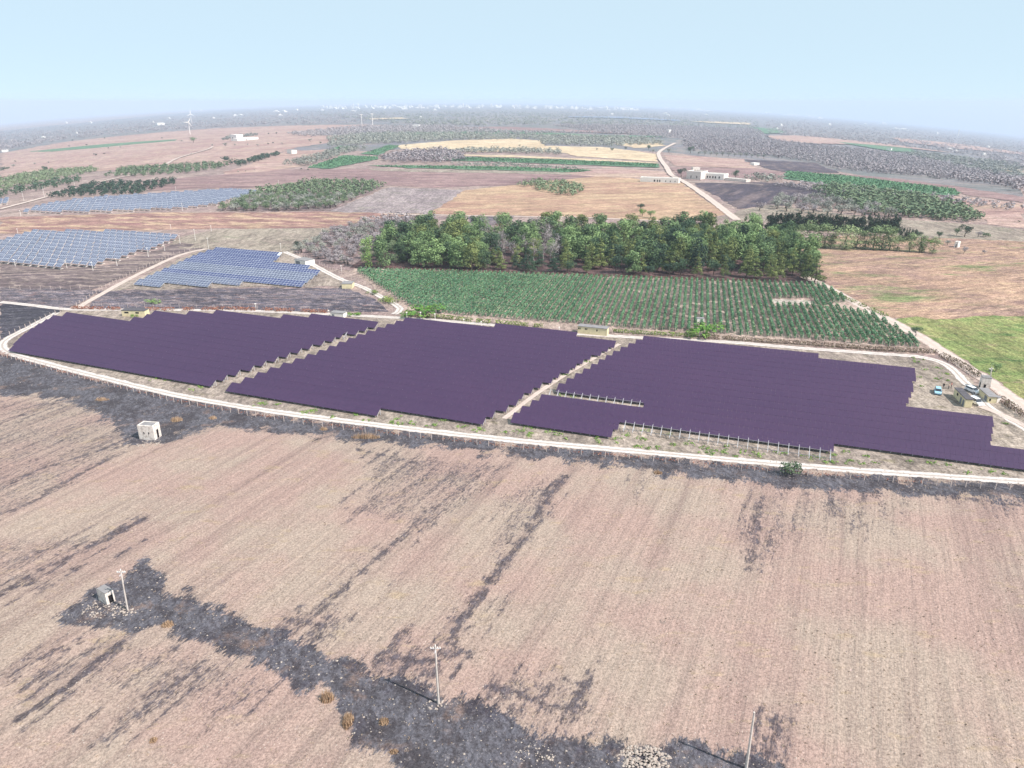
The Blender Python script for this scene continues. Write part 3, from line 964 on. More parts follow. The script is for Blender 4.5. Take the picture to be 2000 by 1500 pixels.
def crown_variants(kind, count):
    out = []
    for i in range(count):
        r = np.random.default_rng(hash(kind) % 1000 + 17 * i if False else sum(map(ord, kind)) + 17 * i)
        C, Rd = [], []
        if kind == 'broad':          # unit tree 15 m tall, dense, irregular
            for _ in range(26):
                z = r.uniform(2.0, 13.6)
                m = 3.9 * math.sin(math.pi * min(1, (z + 1.0) / 16.0)) ** 0.6
                a = r.uniform(0, 6.28)
                q = m * math.sqrt(r.random())
                C.append((q * math.cos(a), q * math.sin(a), z))
                s = r.uniform(1.2, 2.1)
                Rd.append((s, s, s * r.uniform(0.7, 1.1)))
            V, Fc, t = leaves(C, Rd, 1900, 0.72, up=0.25, seed=i)
        elif kind == 'poplar':
            for _ in range(26):
                z = r.uniform(1.6, 14.4)
                m = 2.3 * math.sin(math.pi * min(1, (z - 0.6) / 14.8)) ** 0.6
                a = r.uniform(0, 6.28)
                q = m * math.sqrt(r.random())
                C.append((q * math.cos(a), q * math.sin(a), z))
                s = r.uniform(0.9, 1.6)
                Rd.append((s, s, s * 1.3))
            V, Fc, t = leaves(C, Rd, 1200, 0.55, up=0.2, seed=i + 40)
        elif kind == 'pine':          # layered boughs
            for lay in range(8):
                z = 2.4 + lay * 1.5
                m = 3.7 * (1 - (lay / 8.5) ** 1.5) * r.uniform(0.85, 1.1)
                for q in range(max(2, int(6 - lay * 0.5))):
                    a = r.uniform(0, 6.28)
                    k = m * r.uniform(0.35, 0.85)
                    C.append((k * math.cos(a), k * math.sin(a), z + r.uniform(-.4, .4)))
                    s = r.uniform(1.0, 1.6) * (1 - 0.05 * lay)
                    Rd.append((s, s, s * 0.6))
            C.append((0, 0, 14.2))
            Rd.append((0.9, 0.9, 1.0))
            V, Fc, t = leaves(C, Rd, 1700, 0.6, up=0.45, seed=i + 80)
        elif kind == 'olive':         # unit 4.5 m tall, broad
            for _ in range(9):
                z = r.uniform(1.7, 3.9)
                a = r.uniform(0, 6.28)
                q = 1.7 * math.sqrt(r.random())
                C.append((q * math.cos(a), q * math.sin(a), z))
                s = r.uniform(0.7, 1.15)
                Rd.append((s, s, s * 0.85))
            V, Fc, t = leaves(C, Rd, 430, 0.46, up=0.2, seed=i + 120)
        elif kind == 'cypress':       # unit 10 m tall, slim
            for _ in range(16):
                z = r.uniform(0.8, 9.4)
                m = 1.05 * min(1.0, (10.0 - z) / 4.5) * min(1, z / 1.5)
                C.append((r.uniform(-.2, .2), r.uniform(-.2, .2), z))
                Rd.append((max(m, 0.3), max(m, 0.3), 0.95))
            V, Fc, t = leaves(C, Rd, 900, 0.5, up=0.15, seed=i + 160)
        elif kind == 'bush':          # unit 2 m tall
            for _ in range(10):
                a = r.uniform(0, 6.28)
                q = 1.3 * math.sqrt(r.random())
                C.append((q * math.cos(a), q * math.sin(a), r.uniform(0.5, 1.4)))
                s = r.uniform(0.4, 0.7)
                Rd.append((s, s, s * 0.8))
            V, Fc, t = leaves(C, Rd, 420, 0.3, up=0.3, seed=i + 200)
        elif kind == 'round':         # unit 8 m tall round tree
            for _ in range(16):
                d = r.normal(size=3)
                d /= np.linalg.norm(d)
                q = r.random() ** 0.5
                C.append((d[0] * 2.6 * q, d[1] * 2.6 * q, 4.8 + d[2] * 2.3 * q))
                s = r.uniform(0.9, 1.5)
                Rd.append((s, s, s * 0.85))
            V, Fc, t = leaves(C, Rd, 900, 0.5, up=0.3, seed=i + 240)
        elif kind == 'sparse':        # twiggy remains of leaves
            for _ in range(12):
                a = r.uniform(0, 6.28)
                q = 1.9 * math.sqrt(r.random())
                C.append((q * math.cos(a), q * math.sin(a), r.uniform(5, 13)))
                s = r.uniform(0.8, 1.4)
                Rd.append((s, s, s * 1.6))
            V, Fc, t = leaves(C, Rd, 260, 0.42, up=0.1, shell=0.1, seed=i + 280)
        out.append((V, Fc, t))
    return out


CR = {k: crown_variants(k, n) for k, n in (('broad', 6), ('poplar', 3), ('pine', 4), ('olive', 5), ('cypress', 3), ('bush', 4), ('round', 4), ('sparse', 3))}
_mc = {}


def crown_mesh(kind, i, mat):
    key = (kind, i, mat)
    if key not in _mc:
        V, Fc, t = CR[kind][i]
        _mc[key] = mesh_np('crown_' + kind, V, Fc, M[mat], t)
    return _mc[key]


def trunk_for(kind, i, mat='bark'):
    key = ('trunk', kind, i, mat)
    if key not in _mc:
        h, r0, l, sp = {'broad': (11, .28, 5, .3), 'poplar': (11, .22, 4, .2), 'pine': (12.5, .25, 3, .15), 'olive': (2.6, .28, 4, .5), 'cypress': (7, .18, 0, .1),
                        'bush': (0.9, .07, 4, .8), 'round': (5, .26, 5, .4), 'sparse': (14, .2, 22, .3)}[kind]
        _mc[key] = trunk_mesh('trunk_' + kind, h, r0, l, M[mat], 31 * i + len(kind), sp)
    return _mc[key]


UNIT = {'broad': 15.2, 'poplar': 15.4, 'pine': 14.8, 'olive': 4.6, 'cypress': 10.0, 'bush': 2.0, 'round': 8.2, 'sparse': 14.6}


def tree(name, label, cat, group, kind, mat, X, Y, h, wide=1.0, bark='bark', Z=None):
    i = R.randrange(len(CR[kind]))
    s = h / UNIT[kind]
    z = float(terr(X, Y)) if Z is None else Z
    e = empty(name, (X, Y, z), R.uniform(0, 6.28))
    e.scale = (s * wide, s * wide, s)
    props(e, label, cat, group)
    link('trunk', trunk_for(kind, i % 3, bark), e)
    link('crown', crown_mesh(kind, i, mat), e)
    return e


def tree_px(name, label, cat, group, kind, mat, px, py, hpx, wide=1.0, bark='bark'):
    """tree whose foot is seen at px,py and which stands hpx photo pixels tall"""
    X, Y, Z = ground(px, py)
    h = hpx * mpp(px, py) / CP
    return tree(name, label, cat, group, kind, mat, X, Y, h, wide, bark, Z)


def scatter_poly(W, spacing, jit=0.35, rot=0.0):
    """points of a jittered lattice inside a world polygon"""
    a = np.array(W)
    c = a.mean(0)
    ca, sa = math.cos(rot), math.sin(rot)
    L = np.abs(a - c).max() * 1.5
    n = int(L / spacing) + 1
    g_ = np.arange(-n, n + 1) * spacing
    U, Vv = np.meshgrid(g_, g_)
    U = U + NR.uniform(-jit, jit, U.shape) * spacing
    Vv = Vv + NR.uniform(-jit, jit, Vv.shape) * spacing
    X = c[0] + U * ca - Vv * sa
    Y = c[1] + U * sa + Vv * ca
    k = inside(W, X, Y)
    return np.stack([X[k], Y[k]], 1)


# ---- the wood behind the vineyard
WOOD = [(694, 524), (850, 529), (1000, 532), (1200, 540), (1400, 546), (1560, 552), (1606, 554), (1585, 515), (1545, 476), (1450, 462), (1340, 460), (1200, 466), (1000, 458), (885, 458), (770, 472), (710, 500)]
WG = 'trees of the wood behind the vineyard'
pts = scatter_poly(wpoly(WOOD), 8.3, 0.42, 0.2)
order = sorted(pts.tolist(), key=lambda q: q[1])
for X, Y in order:
    px, py = pix(X, Y, 0)
    u = R.random()
    front = Y < np.interp(px, [690, 1000, 1300, 1610], [388, 372, 360, 352])
    zone = ('front edge' if front else ('rear edge' if Y > 430 else 'middle depth')) + ' of the ' + ('left' if px < 950 else 'centre' if px < 1250 else 'right') + ' part of the wood'
    if 945 < px < 1095 and front:
        tree('pine_tree', 'low dark pine before the bare grey trees of the wood', 'tree', 'low pines before the bare trees', 'pine', 'leaf_dark' if u < .5 else 'leaf_pine', X, Y, R.uniform(7.5, 11), 1.5)
    elif 945 < px < 1095 and u < 0.58:
        if px < 990 and u < 0.3:
            tree('dead_tree', 'rust brown dead tree among the grey bare trees of the wood', 'tree', 'rust brown dead trees in the wood', 'sparse', 'leaf_red', X, Y, R.uniform(10, 13), 1.0, 'redwood')
        else:
            tree('bare_tree', 'leafless pale grey tree in the bare middle of the wood', 'tree', 'leafless grey trees in the wood', 'sparse', 'leaf_mauve', X, Y, R.uniform(11, 15), 1.5, 'deadwood')
    elif px < 770 and u < 0.5:
        tree('bushy_tree', 'low grey green tree at the left end of the wood', 'tree', 'low trees at the left end of the wood', 'round', 'leaf_olive_green', X, Y, R.uniform(6, 9), 1.0)
    elif front and px > 1060 and u < 0.62 or (not front and px > 1100 and u < 0.16):
        tree('pine_tree', 'yellow green pine at the ' + zone, 'tree', 'pines, ' + zone, 'pine', 'leaf_pine', X, Y, R.uniform(11, 15.5), R.uniform(0.9, 1.2))
    elif front and px > 1000 and u > 0.8:
        tree('small_dark_tree', 'low dark green tree along the front of the wood', 'tree', 'low dark trees along the wood front', 'round', 'leaf_dark', X, Y, R.uniform(7, 10), 1.0)
    elif front and px < 960 and u < 0.25:
        tree('poplar_tree', 'pale green poplar along the left front of the wood', 'tree', 'pale poplars along the wood front', 'poplar', 'leaf_pale', X, Y, R.uniform(9, 14), 1.1)
    else:
        tree('broadleaf_tree', 'tall green broadleaf tree at the ' + zone, 'tree', 'broadleaf trees, ' + zone, 'broad', 'leaf_broad' if R.random() < .72 else ('leaf_dark' if R.random() < .5 else 'leaf_pine'), X, Y, R.uniform(10.5, 17.5), R.uniform(1.0, 1.4))
tree_px('poplar_tree', 'brightest pale green poplar at the left tip of the wood', 'tree', None, 'poplar', 'leaf_pale', 718, 524, 62, 1.25)
tree_px('pine_tree', 'dark green pine at the right tip of the wood by the road', 'tree', None, 'pine', 'leaf_pine', 1590, 552, 48, 1.5)

# ---- olive groves near enough to pick trees apart
OG = [
    ([(580, 492), (650, 450), (745, 426), (870, 426), (760, 468), (700, 500), (684, 524), (640, 518)], 6.6, 'leaf_mauve', 'leaf_olive', 'grey olive tree in the sparse grove left of the wood', 'olive trees left of the wood', 3.6, 5.2),
    ([(435, 412), (505, 377), (590, 359), (660, 357), (705, 358), (752, 365), (650, 408), (560, 414)], 7.6, 'leaf_olive_green', 'leaf_olive', 'grey green olive tree in the dense grove behind the pale tracker field', 'olive trees of the dense grove', 5.4, 6.8),
    ([(1480, 412), (1520, 388), (1600, 392), (1700, 408), (1760, 425), (1700, 424), (1560, 418)], 13.0, 'leaf_olive', 'leaf_mauve', 'loose grey olive tree on open grass before the grey green grove', 'loose olive trees on the right', 6.6, 8.6),
]
n_olive = 0
REST = []
for pp, spc, m1, m2, lab, grp, h0, h1 in OG:
    q = scatter_poly(wpoly(pp), spc, 0.25, 0.35)
    if len(q) > 125:
        q = q[np.argsort(q[:, 1])]
        REST.append((grp, q[125:], (h0 + h1) / 2))
        q = q[:125]
    for X, Y in q:
        tree('olive_tree', lab, 'olive tree', grp, 'olive', m1 if R.random() < 0.6 else m2, X, Y, R.uniform(h0, h1), R.uniform(1.15, 1.45))
        n_olive += 1
tree_px('olive_tree', 'dark green tree at the fence corner above the blue panels', 'tree', None, 'round', 'leaf_dark', 581, 488, 18, 1.1)

# ---- cypress screen and eucalyptus row on the right
CY0, CY1 = ground(1498, 447), ground(1752, 456)
for i in range(76):
    f = i / 75
    if 0.735 < f < 0.765:
        continue
    X = CY0[0] + (CY1[0] - CY0[0]) * f + R.uniform(-.5, .5)
    Y = CY0[1] + (CY1[1] - CY0[1]) * f + R.uniform(-.6, .6)
    tree('cypress_tree', 'dark slim cypress in the long screen right of the wood', 'tree', 'cypresses of the long screen', 'cypress', 'leaf_cypress', X, Y, R.uniform(9.5, 13.0), R.uniform(1.2, 1.6))
for px in (1757, 1762, 1768, 1773, 1779, 1786):
    tree_px('cypress_tree', 'dark cypress in the short clump right of the long screen', 'tree', 'cypresses of the short clump', 'cypress', 'leaf_cypress', px, 470, R.uniform(22, 27), 1.2)
for px, py, hp, wd in ((1545, 482, 32, 1.3), (1560, 478, 34, 1.0), (1578, 484, 46, 1.1), (1612, 484, 44, 1.3), (1622, 485, 26, 1.3), (1650, 487, 42, 1.5), (1672, 484, 34, 1.2), (1690, 487, 32, 1.3), (1705, 488, 40, 1.4), (1722, 488, 42, 1.2), (1736, 489, 40, 1.2), (1752, 490, 26, 1.2), (1776, 492, 32, 1.2), (1796, 493, 30, 1.2), (1800, 493, 18, 1.6), (1822, 495, 28, 1.2)):
    tree_px('eucalyptus_tree', 'grey green eucalyptus in the row along the russet pasture', 'tree', 'eucalyptus row along the pasture', 'poplar', 'leaf_euc', px, py, hp * 1.08, wd * 1.7)

# ---- single trees and bushes
SINGLE = [
    ('leafy_tree', 'large dark green tree standing alone on the right grassland', 'tree', 'round', 'leaf_dark', 1884, 463, 28, 1.0),
    ('leafy_tree', 'smaller tree beside the large dark tree on the right', 'tree', 'round', 'leaf_broad', 1868, 460, 16, 1.0),
    ('grey_tree', 'grey bare bush right of the large dark tree', 'bush', 'round', 'leaf_mauve', 1910, 464, 14, 1.1),
    ('bush', 'low grey green bush right of the grey bush', 'bush', 'bush', 'leaf_olive_green', 1925, 463, 9, 1.4),
    ('leafy_tree', 'round tree left of the small white ruin', 'tree', 'round', 'leaf_dark', 1834, 466, 16, 1.1),
    ('leafy_tree', 'green tree among the cypress clump and eucalyptus', 'tree', 'round', 'leaf_dark', 1790, 466, 18, 1.4),
    ('bush', 'bright green bush between cypress clump and the ruin', 'bush', 'bush', 'leaf_bush', 1810, 474, 11, 1.4),
    ('grey_tree', 'grey shrub just below the small white ruin', 'bush', 'round', 'leaf_mauve', 1882, 496, 16, 1.0),
    ('grey_tree', 'grey shrub left of the small white ruin', 'bush', 'round', 'leaf_olive', 1850, 479, 11, 1.5),
    ('grey_tree', 'leafless shrub alone on the russet pasture', 'bush', 'round', 'leaf_mauve', 1922, 497, 10, 1.0),
    ('leafy_tree', 'dark tree at the bend of the dirt road beside the vineyard tip', 'tree', 'round', 'leaf_dark', 1788, 656, 22, 1.2),
    ('bush', 'green shrub beyond the road behind the power pole', 'bush', 'round', 'leaf_broad', 1945, 726, 20, 1.4),
    ('bush', 'big bright green bush in front of the vineyard pump box', 'bush', 'bush', 'leaf_bush', 1372, 658, 26, 1.6),
    ('bush', 'grey green bush standing on the fence line at front right', 'bush', 'bush', 'leaf_olive_green', 1545, 926, 30, 0.95),
    ('leafy_tree', 'topmost of three round trees on the golden field', 'tree', 'round', 'leaf_dark', 1250, 411, 15, 1.3),
    ('leafy_tree', 'bright green left tree of the pair on the golden field', 'tree', 'round', 'leaf_bush', 1254, 423, 17, 1.2),
    ('leafy_tree', 'dark right tree of the pair on the golden field', 'tree', 'round', 'leaf_broad', 1271, 426, 18, 1.2),
    ('leafy_tree', 'dark tree left of the ruined farmstead', 'tree', 'round', 'leaf_dark', 1330, 346, 20, 1.1),
    ('leafy_tree', 'dark tree behind the low wing of the farmstead', 'tree', 'round', 'leaf_dark', 1436, 350, 18, 1.1),
    ('leafy_tree', 'round dark tree left of the far road bend', 'tree', 'round', 'leaf_dark', 1267, 293, 11, 1.2),
    ('leafy_tree', 'grey tree below the round dark tree by the far road', 'tree', 'round', 'leaf_olive', 1275, 300, 10, 0.9),
    ('leafy_tree', 'grey tree right of the far road bend', 'tree', 'round', 'leaf_olive', 1306, 298, 9, 1.4),
    ('leafy_tree', 'dark tall tree right of the far road', 'tree', 'round', 'leaf_dark', 1348, 300, 16, 1.2),
    ('bush', 'dark oval thicket alone on the left tan field', 'bush', 'bush', 'leaf_dark', 443, 313, 8, 1.9),
    ('leafy_tree', 'dark tree left of the white farm on the tan field', 'tree', 'round', 'leaf_broad', 378, 279, 12, 1.3),
    ('leafy_tree', 'tall dark tree at the left edge groves', 'tree', 'round', 'leaf_dark', 90, 338, 16, 1.0),
    ('bush', 'dark bush at the left picture edge on the tan field', 'bush', 'bush', 'leaf_dark', 8, 334, 8, 1.5),
    ('leafy_tree', 'dark tree in the grove above the pale tracker field', 'tree', 'round', 'leaf_dark', 212, 371, 16, 1.1),
    ('bush', 'green hedge bush where two tracks meet behind the violet panels', 'bush', 'bush', 'leaf_reed', 760, 590, 11, 2.6),
    ('bush', 'big yellow green thicket at the track end beside the vineyard', 'bush', 'bush', 'leaf_bush', 822, 616, 17, 3.0),
    ('bush', 'green shrub on the fence right of the white cabin', 'bush', 'bush', 'leaf_bush', 690, 616, 8, 2.2),
    ('bush', 'pale green shrubs on burnt ground behind the violet panels', 'bush', 'bush', 'leaf_pale', 300, 593, 8, 2.2),
    ('bush', 'green shrub beside the blue panel field cabin track', 'bush', 'bush', 'leaf_reed', 728, 574, 8, 2.0),
    ('bush', 'round olive bush on the tan slope at far right', 'bush', 'round', 'leaf_dark', 1868, 397, 9, 1.5),
    ('bush', 'green weeds in front of the yellow cabin of the left block', 'bush', 'bush', 'leaf_weed', 263, 619, 6, 2.0),
]
for nm, lab, cat, kd, mt, px, py, hp, wd in SINGLE:
    tree_px(nm, lab, cat, None, kd, mt, px, py, hp, wd)
for px, py, hp in ((30, 317, 4), (26, 327, 7), (68, 322, 5), (95, 319, 4), (187, 305, 6), (204, 302, 4), (212, 291, 4), (235, 289, 4), (170, 285, 4), (136, 287, 4), (317, 272, 4), (205, 272, 4), (142, 276, 4), (355, 277, 4), (415, 286, 5), (440, 286, 8), (459, 285, 5), (484, 284, 4), (374, 301, 3), (465, 337, 4), (497, 333, 3), (480, 335, 3), (525, 263, 4), (540, 262, 4), (615, 265, 4), (635, 264, 4), (606, 277, 7), (626, 281, 5), (524, 283, 4), (533, 281, 4), (551, 282, 4), (504, 286, 5), (793, 287, 5), (995, 290, 4), (1166, 294, 5), (1195, 296, 8), (1222, 293, 6), (1015, 286, 4), (588, 332, 4), (602, 333, 4), (1902, 398, 4), (1990, 435, 5)):
    tree_px('lone_shrub', 'small dark shrub dotted over the far dry fields', 'bush', 'small shrubs dotted over the far dry fields', 'round', 'leaf_dark' if R.random() < .6 else 'leaf_olive', px, py, hp, 1.4)
for i in range(12):
    px = 1365 + i * 11.5
    tree_px('hedgerow_tree', 'grey olive in the hedgerow right of the far road', 'tree', 'grey olives of the hedgerow by the far road', 'round', 'leaf_olive', px, 303 + i * 0.6, R.uniform(8, 11), 1.1)


# ---- masses of far trees (each grove reads as one mass)
BASE = {}
for kd in ('olive',):
    BASE[kd] = []
for i in range(6):
    r = np.random.default_rng(500 + i)
    C = [(r.uniform(-1.1, 1.1), r.uniform(-1.1, 1.1), r.uniform(1.1, 3.5)) for _ in range(5)]
    Rd = [(s, s, s * .85) for s in r.uniform(0.9, 1.4, 5)]
    BASE['olive'].append(leaves(C, Rd, 46, 1.15, up=0.35, seed=600 + i))


def mass(name, label, cat, pts_, h, mat, jit=0.25, wide=1.0, clump=1.0):
    Vs, Fs, Ts = [], [], []
    b = 0
    for X, Y in pts_:
        V, Fc, t = BASE['olive'][R.randrange(6)]
        s = h / 4.6 * R.uniform(1 - jit, 1 + jit)
        a = R.uniform(0, 6.28)
        ca, sa = math.cos(a), math.sin(a)
        W = np.empty_like(V)
        W[:, 0] = (V[:, 0] * ca - V[:, 1] * sa) * s * wide * clump + X
        W[:, 1] = (V[:, 0] * sa + V[:, 1] * ca) * s * wide * clump + Y
        W[:, 2] = V[:, 2] * s + float(terr(X, Y))
        Vs.append(W)
        Fs.append(Fc + b)
        b += len(V)
        Ts.append(np.clip(t * 0.6 + R.random() * 0.4, 0, 1))
    if not Vs:
        return None
    me = mesh_np(name, np.concatenate(Vs), np.concatenate(Fs), M[mat], np.concatenate(Ts))
    return props(link(name, me), label, cat, None, 'stuff')


def sample_px(pp, n):
    """n ground points spread evenly over the picture of a polygon"""
    a = np.array(pp, float)
    x0, y0 = a.min(0)
    x1, y1 = a.max(0)
    out = []
    while len(out) < n:
        xs = NR.uniform(x0, x1, 400)
        ys = NR.uniform(y0, y1, 400)
        k = inside(pp, xs, ys)
        out += list(zip(xs[k], ys[k]))
    return [ground(px, py)[:2] for px, py in out[:n]]


MASS = [
    ('olive_grove', 'large grey green olive grove on the right slope', [(1640, 366), (1800, 389), (1880, 410), (1932, 433), (1900, 436), (1700, 420), (1620, 396), (1590, 370)], 7.0, 6.4, 'leaf_olive_green', 0.35),
    ('olive_grove', 'withered mauve olive strip below the right green field', [(1500, 362), (1590, 360), (1660, 369), (1880, 391), (2000, 408), (2000, 414), (1860, 398), (1660, 380), (1640, 388), (1560, 370)], 8.0, 4.5, 'leaf_mauve', 0.5),
    ('olive_grove', 'long mauve olive wood behind the dark ploughed rows', [(1330, 276), (1480, 272), (1600, 286), (1750, 302), (1900, 332), (2000, 352), (2000, 379), (1930, 361), (1780, 344), (1640, 334), (1600, 319), (1480, 305), (1380, 300), (1340, 292)], 14.0, 7.5, 'leaf_mauve', 0.45),
    ('orchard', 'green orchard rows beyond the pale tracker field', [(90, 386), (180, 361), (340, 355), (346, 360), (270, 381), (110, 388)], 8.0, 5.0, 'leaf_dark', 0.25),
    ('orchard', 'long green orchard below the tan field', [(250, 330), (445, 321), (446, 327), (380, 338), (270, 345), (200, 346)], 10.0, 6.0, 'leaf_olive_green', 0.25),
    ('orchard', 'green orchard rows at the left picture edge', [(0, 352), (90, 335), (180, 330), (190, 336), (110, 352), (0, 376)], 10.0, 5.0, 'leaf_olive_green', 0.25),
    ('orchard', 'lower green orchard rows at the left picture edge', [(0, 378), (120, 352), (180, 350), (120, 365), (0, 388)], 10.0, 5.0, 'leaf_dark', 0.25),
    ('tree_belt', 'thin dark belt of trees leading to the far white house', [(450, 322), (540, 300), (548, 303), (470, 325)], 9.0, 6.0, 'leaf_dark', 0.3),
    ('olive_grove', 'dark olive grove beside the far left vineyards', [(548, 324), (610, 306), (660, 293), (700, 288), (715, 292), (660, 305), (605, 324)], 11.0, 6.5, 'leaf_olive', 0.35),
    ('olive_grove', 'small green grove alone in the golden field', [(1008, 362), (1060, 354), (1140, 363), (1136, 378), (1120, 384), (1060, 378), (1040, 368)], 8.0, 5.0, 'leaf_olive_green', 0.3),
    ('olive_grove', 'mauve trees between the far vineyards', [(738, 312), (790, 300), (860, 296), (900, 302), (905, 314), (860, 320), (760, 318)], 11.0, 8.0, 'leaf_mauve', 0.4),
    ('tree_belt', 'row of grey trees along the wheat field', [(860, 296), (960, 293), (1095, 297), (1095, 303), (960, 299), (870, 301)], 11.0, 7.0, 'leaf_olive', 0.35),
    ('olive_grove', 'broad mauve and green groves beyond the wheat field', [(640, 272), (700, 264), (780, 262), (1000, 266), (1270, 272), (1300, 283), (1190, 287), (1060, 284), (1050, 273), (860, 275), (780, 281), (640, 287)], 15.0, 8.0, 'leaf_olive', 0.45),
    ('olive_grove', 'mauve olive groves below the two masts', [(560, 262), (700, 248), (850, 247), (1000, 258), (1180, 262), (1000, 263), (700, 262), (600, 268)], 17.0, 8.0, 'leaf_mauve', 0.45),
    ('olive_grove', 'mauve olive groves right of the far road top', [(1080, 246), (1300, 247), (1480, 254), (1500, 270), (1330, 272), (1180, 262)], 18.0, 8.0, 'leaf_mauve', 0.45),
    ('tree_belt', 'dark tree line along the burnt field strip behind the far vineyards', [(880, 321), (1000, 323), (1130, 330), (1120, 333), (1000, 328), (900, 325)], 10.0, 5.0, 'leaf_olive', 0.3),
    ('tree_belt', 'grey trees around the ruined farmstead', [(1450, 345), (1500, 347), (1530, 352), (1500, 358), (1460, 353)], 12.0, 7.0, 'leaf_olive', 0.4),
    ('tree_belt', 'grey trees behind the far white farm', [(430, 276), (450, 268), (505, 263), (500, 266), (455, 271)], 11.0, 7.0, 'leaf_olive', 0.4),
]
for grp, q, h in REST:
    mass('olive_grove', 'rear part of the grove of ' + grp, 'trees', q, h, 'leaf_olive_green' if 'dense' in grp else 'leaf_mauve', wide=1.25)
for nm, lab, pp, spc, h, mt, jit in MASS:
    mass(nm, lab, 'trees', scatter_poly(wpoly(pp), spc, jit, 0.4), h, mt, wide=1.5)
FARM = [
    ('far_woodland', 'hazy olive land on the left horizon', [(0, 258), (150, 242), (350, 224), (500, 213), (640, 214), (760, 220), (760, 238), (500, 247), (300, 256), (130, 273), (0, 296)], 1500, 'leaf_mauve'),
    ('far_woodland', 'hazy olive land before the white town', [(540, 216), (800, 216), (1100, 217), (1400, 221), (1480, 226), (1480, 252), (1300, 246), (1080, 244), (850, 247), (760, 240)], 2000, 'leaf_olive'),
    ('far_woodland', 'hazy olive land on the right horizon', [(1480, 222), (1700, 238), (2000, 268), (2000, 330), (1900, 304), (1780, 290), (1640, 274), (1500, 262)], 2000, 'leaf_mauve'),
    ('far_woodland', 'scattered green groves on the far right plain', [(1790, 298), (2000, 322), (2000, 356), (1900, 334), (1760, 302)], 420, 'leaf_olive'),
]
for nm, lab, pp, n, mt in FARM:
    q = [w for w in sample_px(pp, n) if w[1] < 14000]
    Vs = mass(nm, lab, 'trees', q, 7.5, mt, wide=1.6, clump=1.5)


# ---- vineyards
def row_mesh(name, p, q, mat, width=0.9, h=1.7, dens=22, size=0.45, z0=0.25, seed=0, gaps=0.0):
    r = np.random.default_rng(seed)
    p = np.array(p)
    q = np.array(q)
    L = np.hypot(*(q - p))
    n = max(6, int(L * dens))
    t = r.random(n)
    if gaps:
        g_ = (np.sin(t * L * 0.9 + seed) + np.sin(t * L * 0.37 + seed * 1.7)) > (1.75 - gaps)
        t = t[~g_]
        n = len(t)
    ang = r.uniform(0, 2 * np.pi, n)
    rad = 0.6 + 0.45 * r.random(n)
    bulge = 1 + 0.25 * np.sin(t * L * 1.7 + seed) * np.sin(t * L * 0.6)
    lx = np.cos(ang) * width / 2 * rad * bulge
    lz = z0 + (h - z0) * (0.5 + 0.5 * np.sin(ang) * rad * bulge)
    d = (q - p) / L
    nn = np.array([-d[1], d[0]])
    P = np.stack([p[0] + d[0] * t * L + nn[0] * lx, p[1] + d[1] * t * L + nn[1] * lx, np.maximum(lz, 0.05)], 1)
    nr = np.stack([nn[0] * np.cos(ang), nn[1] * np.cos(ang), np.sin(ang)], 1) + r.normal(size=(n, 3)) * 0.6
    nr /= np.linalg.norm(nr, axis=1)[:, None]
    a = np.cross(nr, r.normal(size=(n, 3)))
    a /= np.linalg.norm(a, axis=1)[:, None] + 1e-9
    b = np.cross(nr, a)
    s = size * r.uniform(0.6, 1.3, n)[:, None]
    V = np.stack([P - a * s * .5, P - b * s * .4, P + a * s * .5, P + b * s * .4], 1).reshape(-1, 3)
    return V, np.arange(4 * n).reshape(n, 4), r.random(n)


def line_hits(poly, o, d):
    """sorted parameters where the line o + s*d crosses a world polygon"""
    out = []
    n = len(poly)
    nx, ny = -d[1], d[0]
    for i in range(n):
        a = poly[i]
        b = poly[(i + 1) % n]
        fa = (a[0] - o[0]) * nx + (a[1] - o[1]) * ny
        fb = (b[0] - o[0]) * nx + (b[1] - o[1]) * ny
        if (fa > 0) != (fb > 0):
            t = fa / (fa - fb)
            x = a[0] + (b[0] - a[0]) * t
            y = a[1] + (b[1] - a[1]) * t
            out.append((x - o[0]) * d[0] + (y - o[1]) * d[1])
    return sorted(out)


VINE = wpoly([(692, 528), (1000, 537), (1300, 547), (1608, 558), (1640, 578), (1700, 614), (1760, 648), (1808, 680), (1700, 674), (1560, 662), (1400, 652), (1250, 643), (1120, 633), (1000, 624), (900, 616), (845, 612), (800, 598), (740, 558)])
CLEAR = wpoly([(1502, 584), (1582, 583), (1590, 597), (1509, 597)])
PUMP = wpoly([(1335, 620), (1400, 618), (1402, 655), (1338, 655)])
CLEAR2 = wpoly([(1622, 592), (1668, 590), (1690, 612), (1640, 604)])
vd = (math.sin(-VIN), math.cos(-VIN))
vn = (vd[1], -vd[0])
k0 = min(v[0] * vn[0] + v[1] * vn[1] for v in VINE)
k1 = max(v[0] * vn[0] + v[1] * vn[1] for v in VINE)
nrow = 0
k = k0 + 1.2
stake = MB().box(-.05, .05, -.05, .05, 0, 1.9).mesh('stake', M['post'])
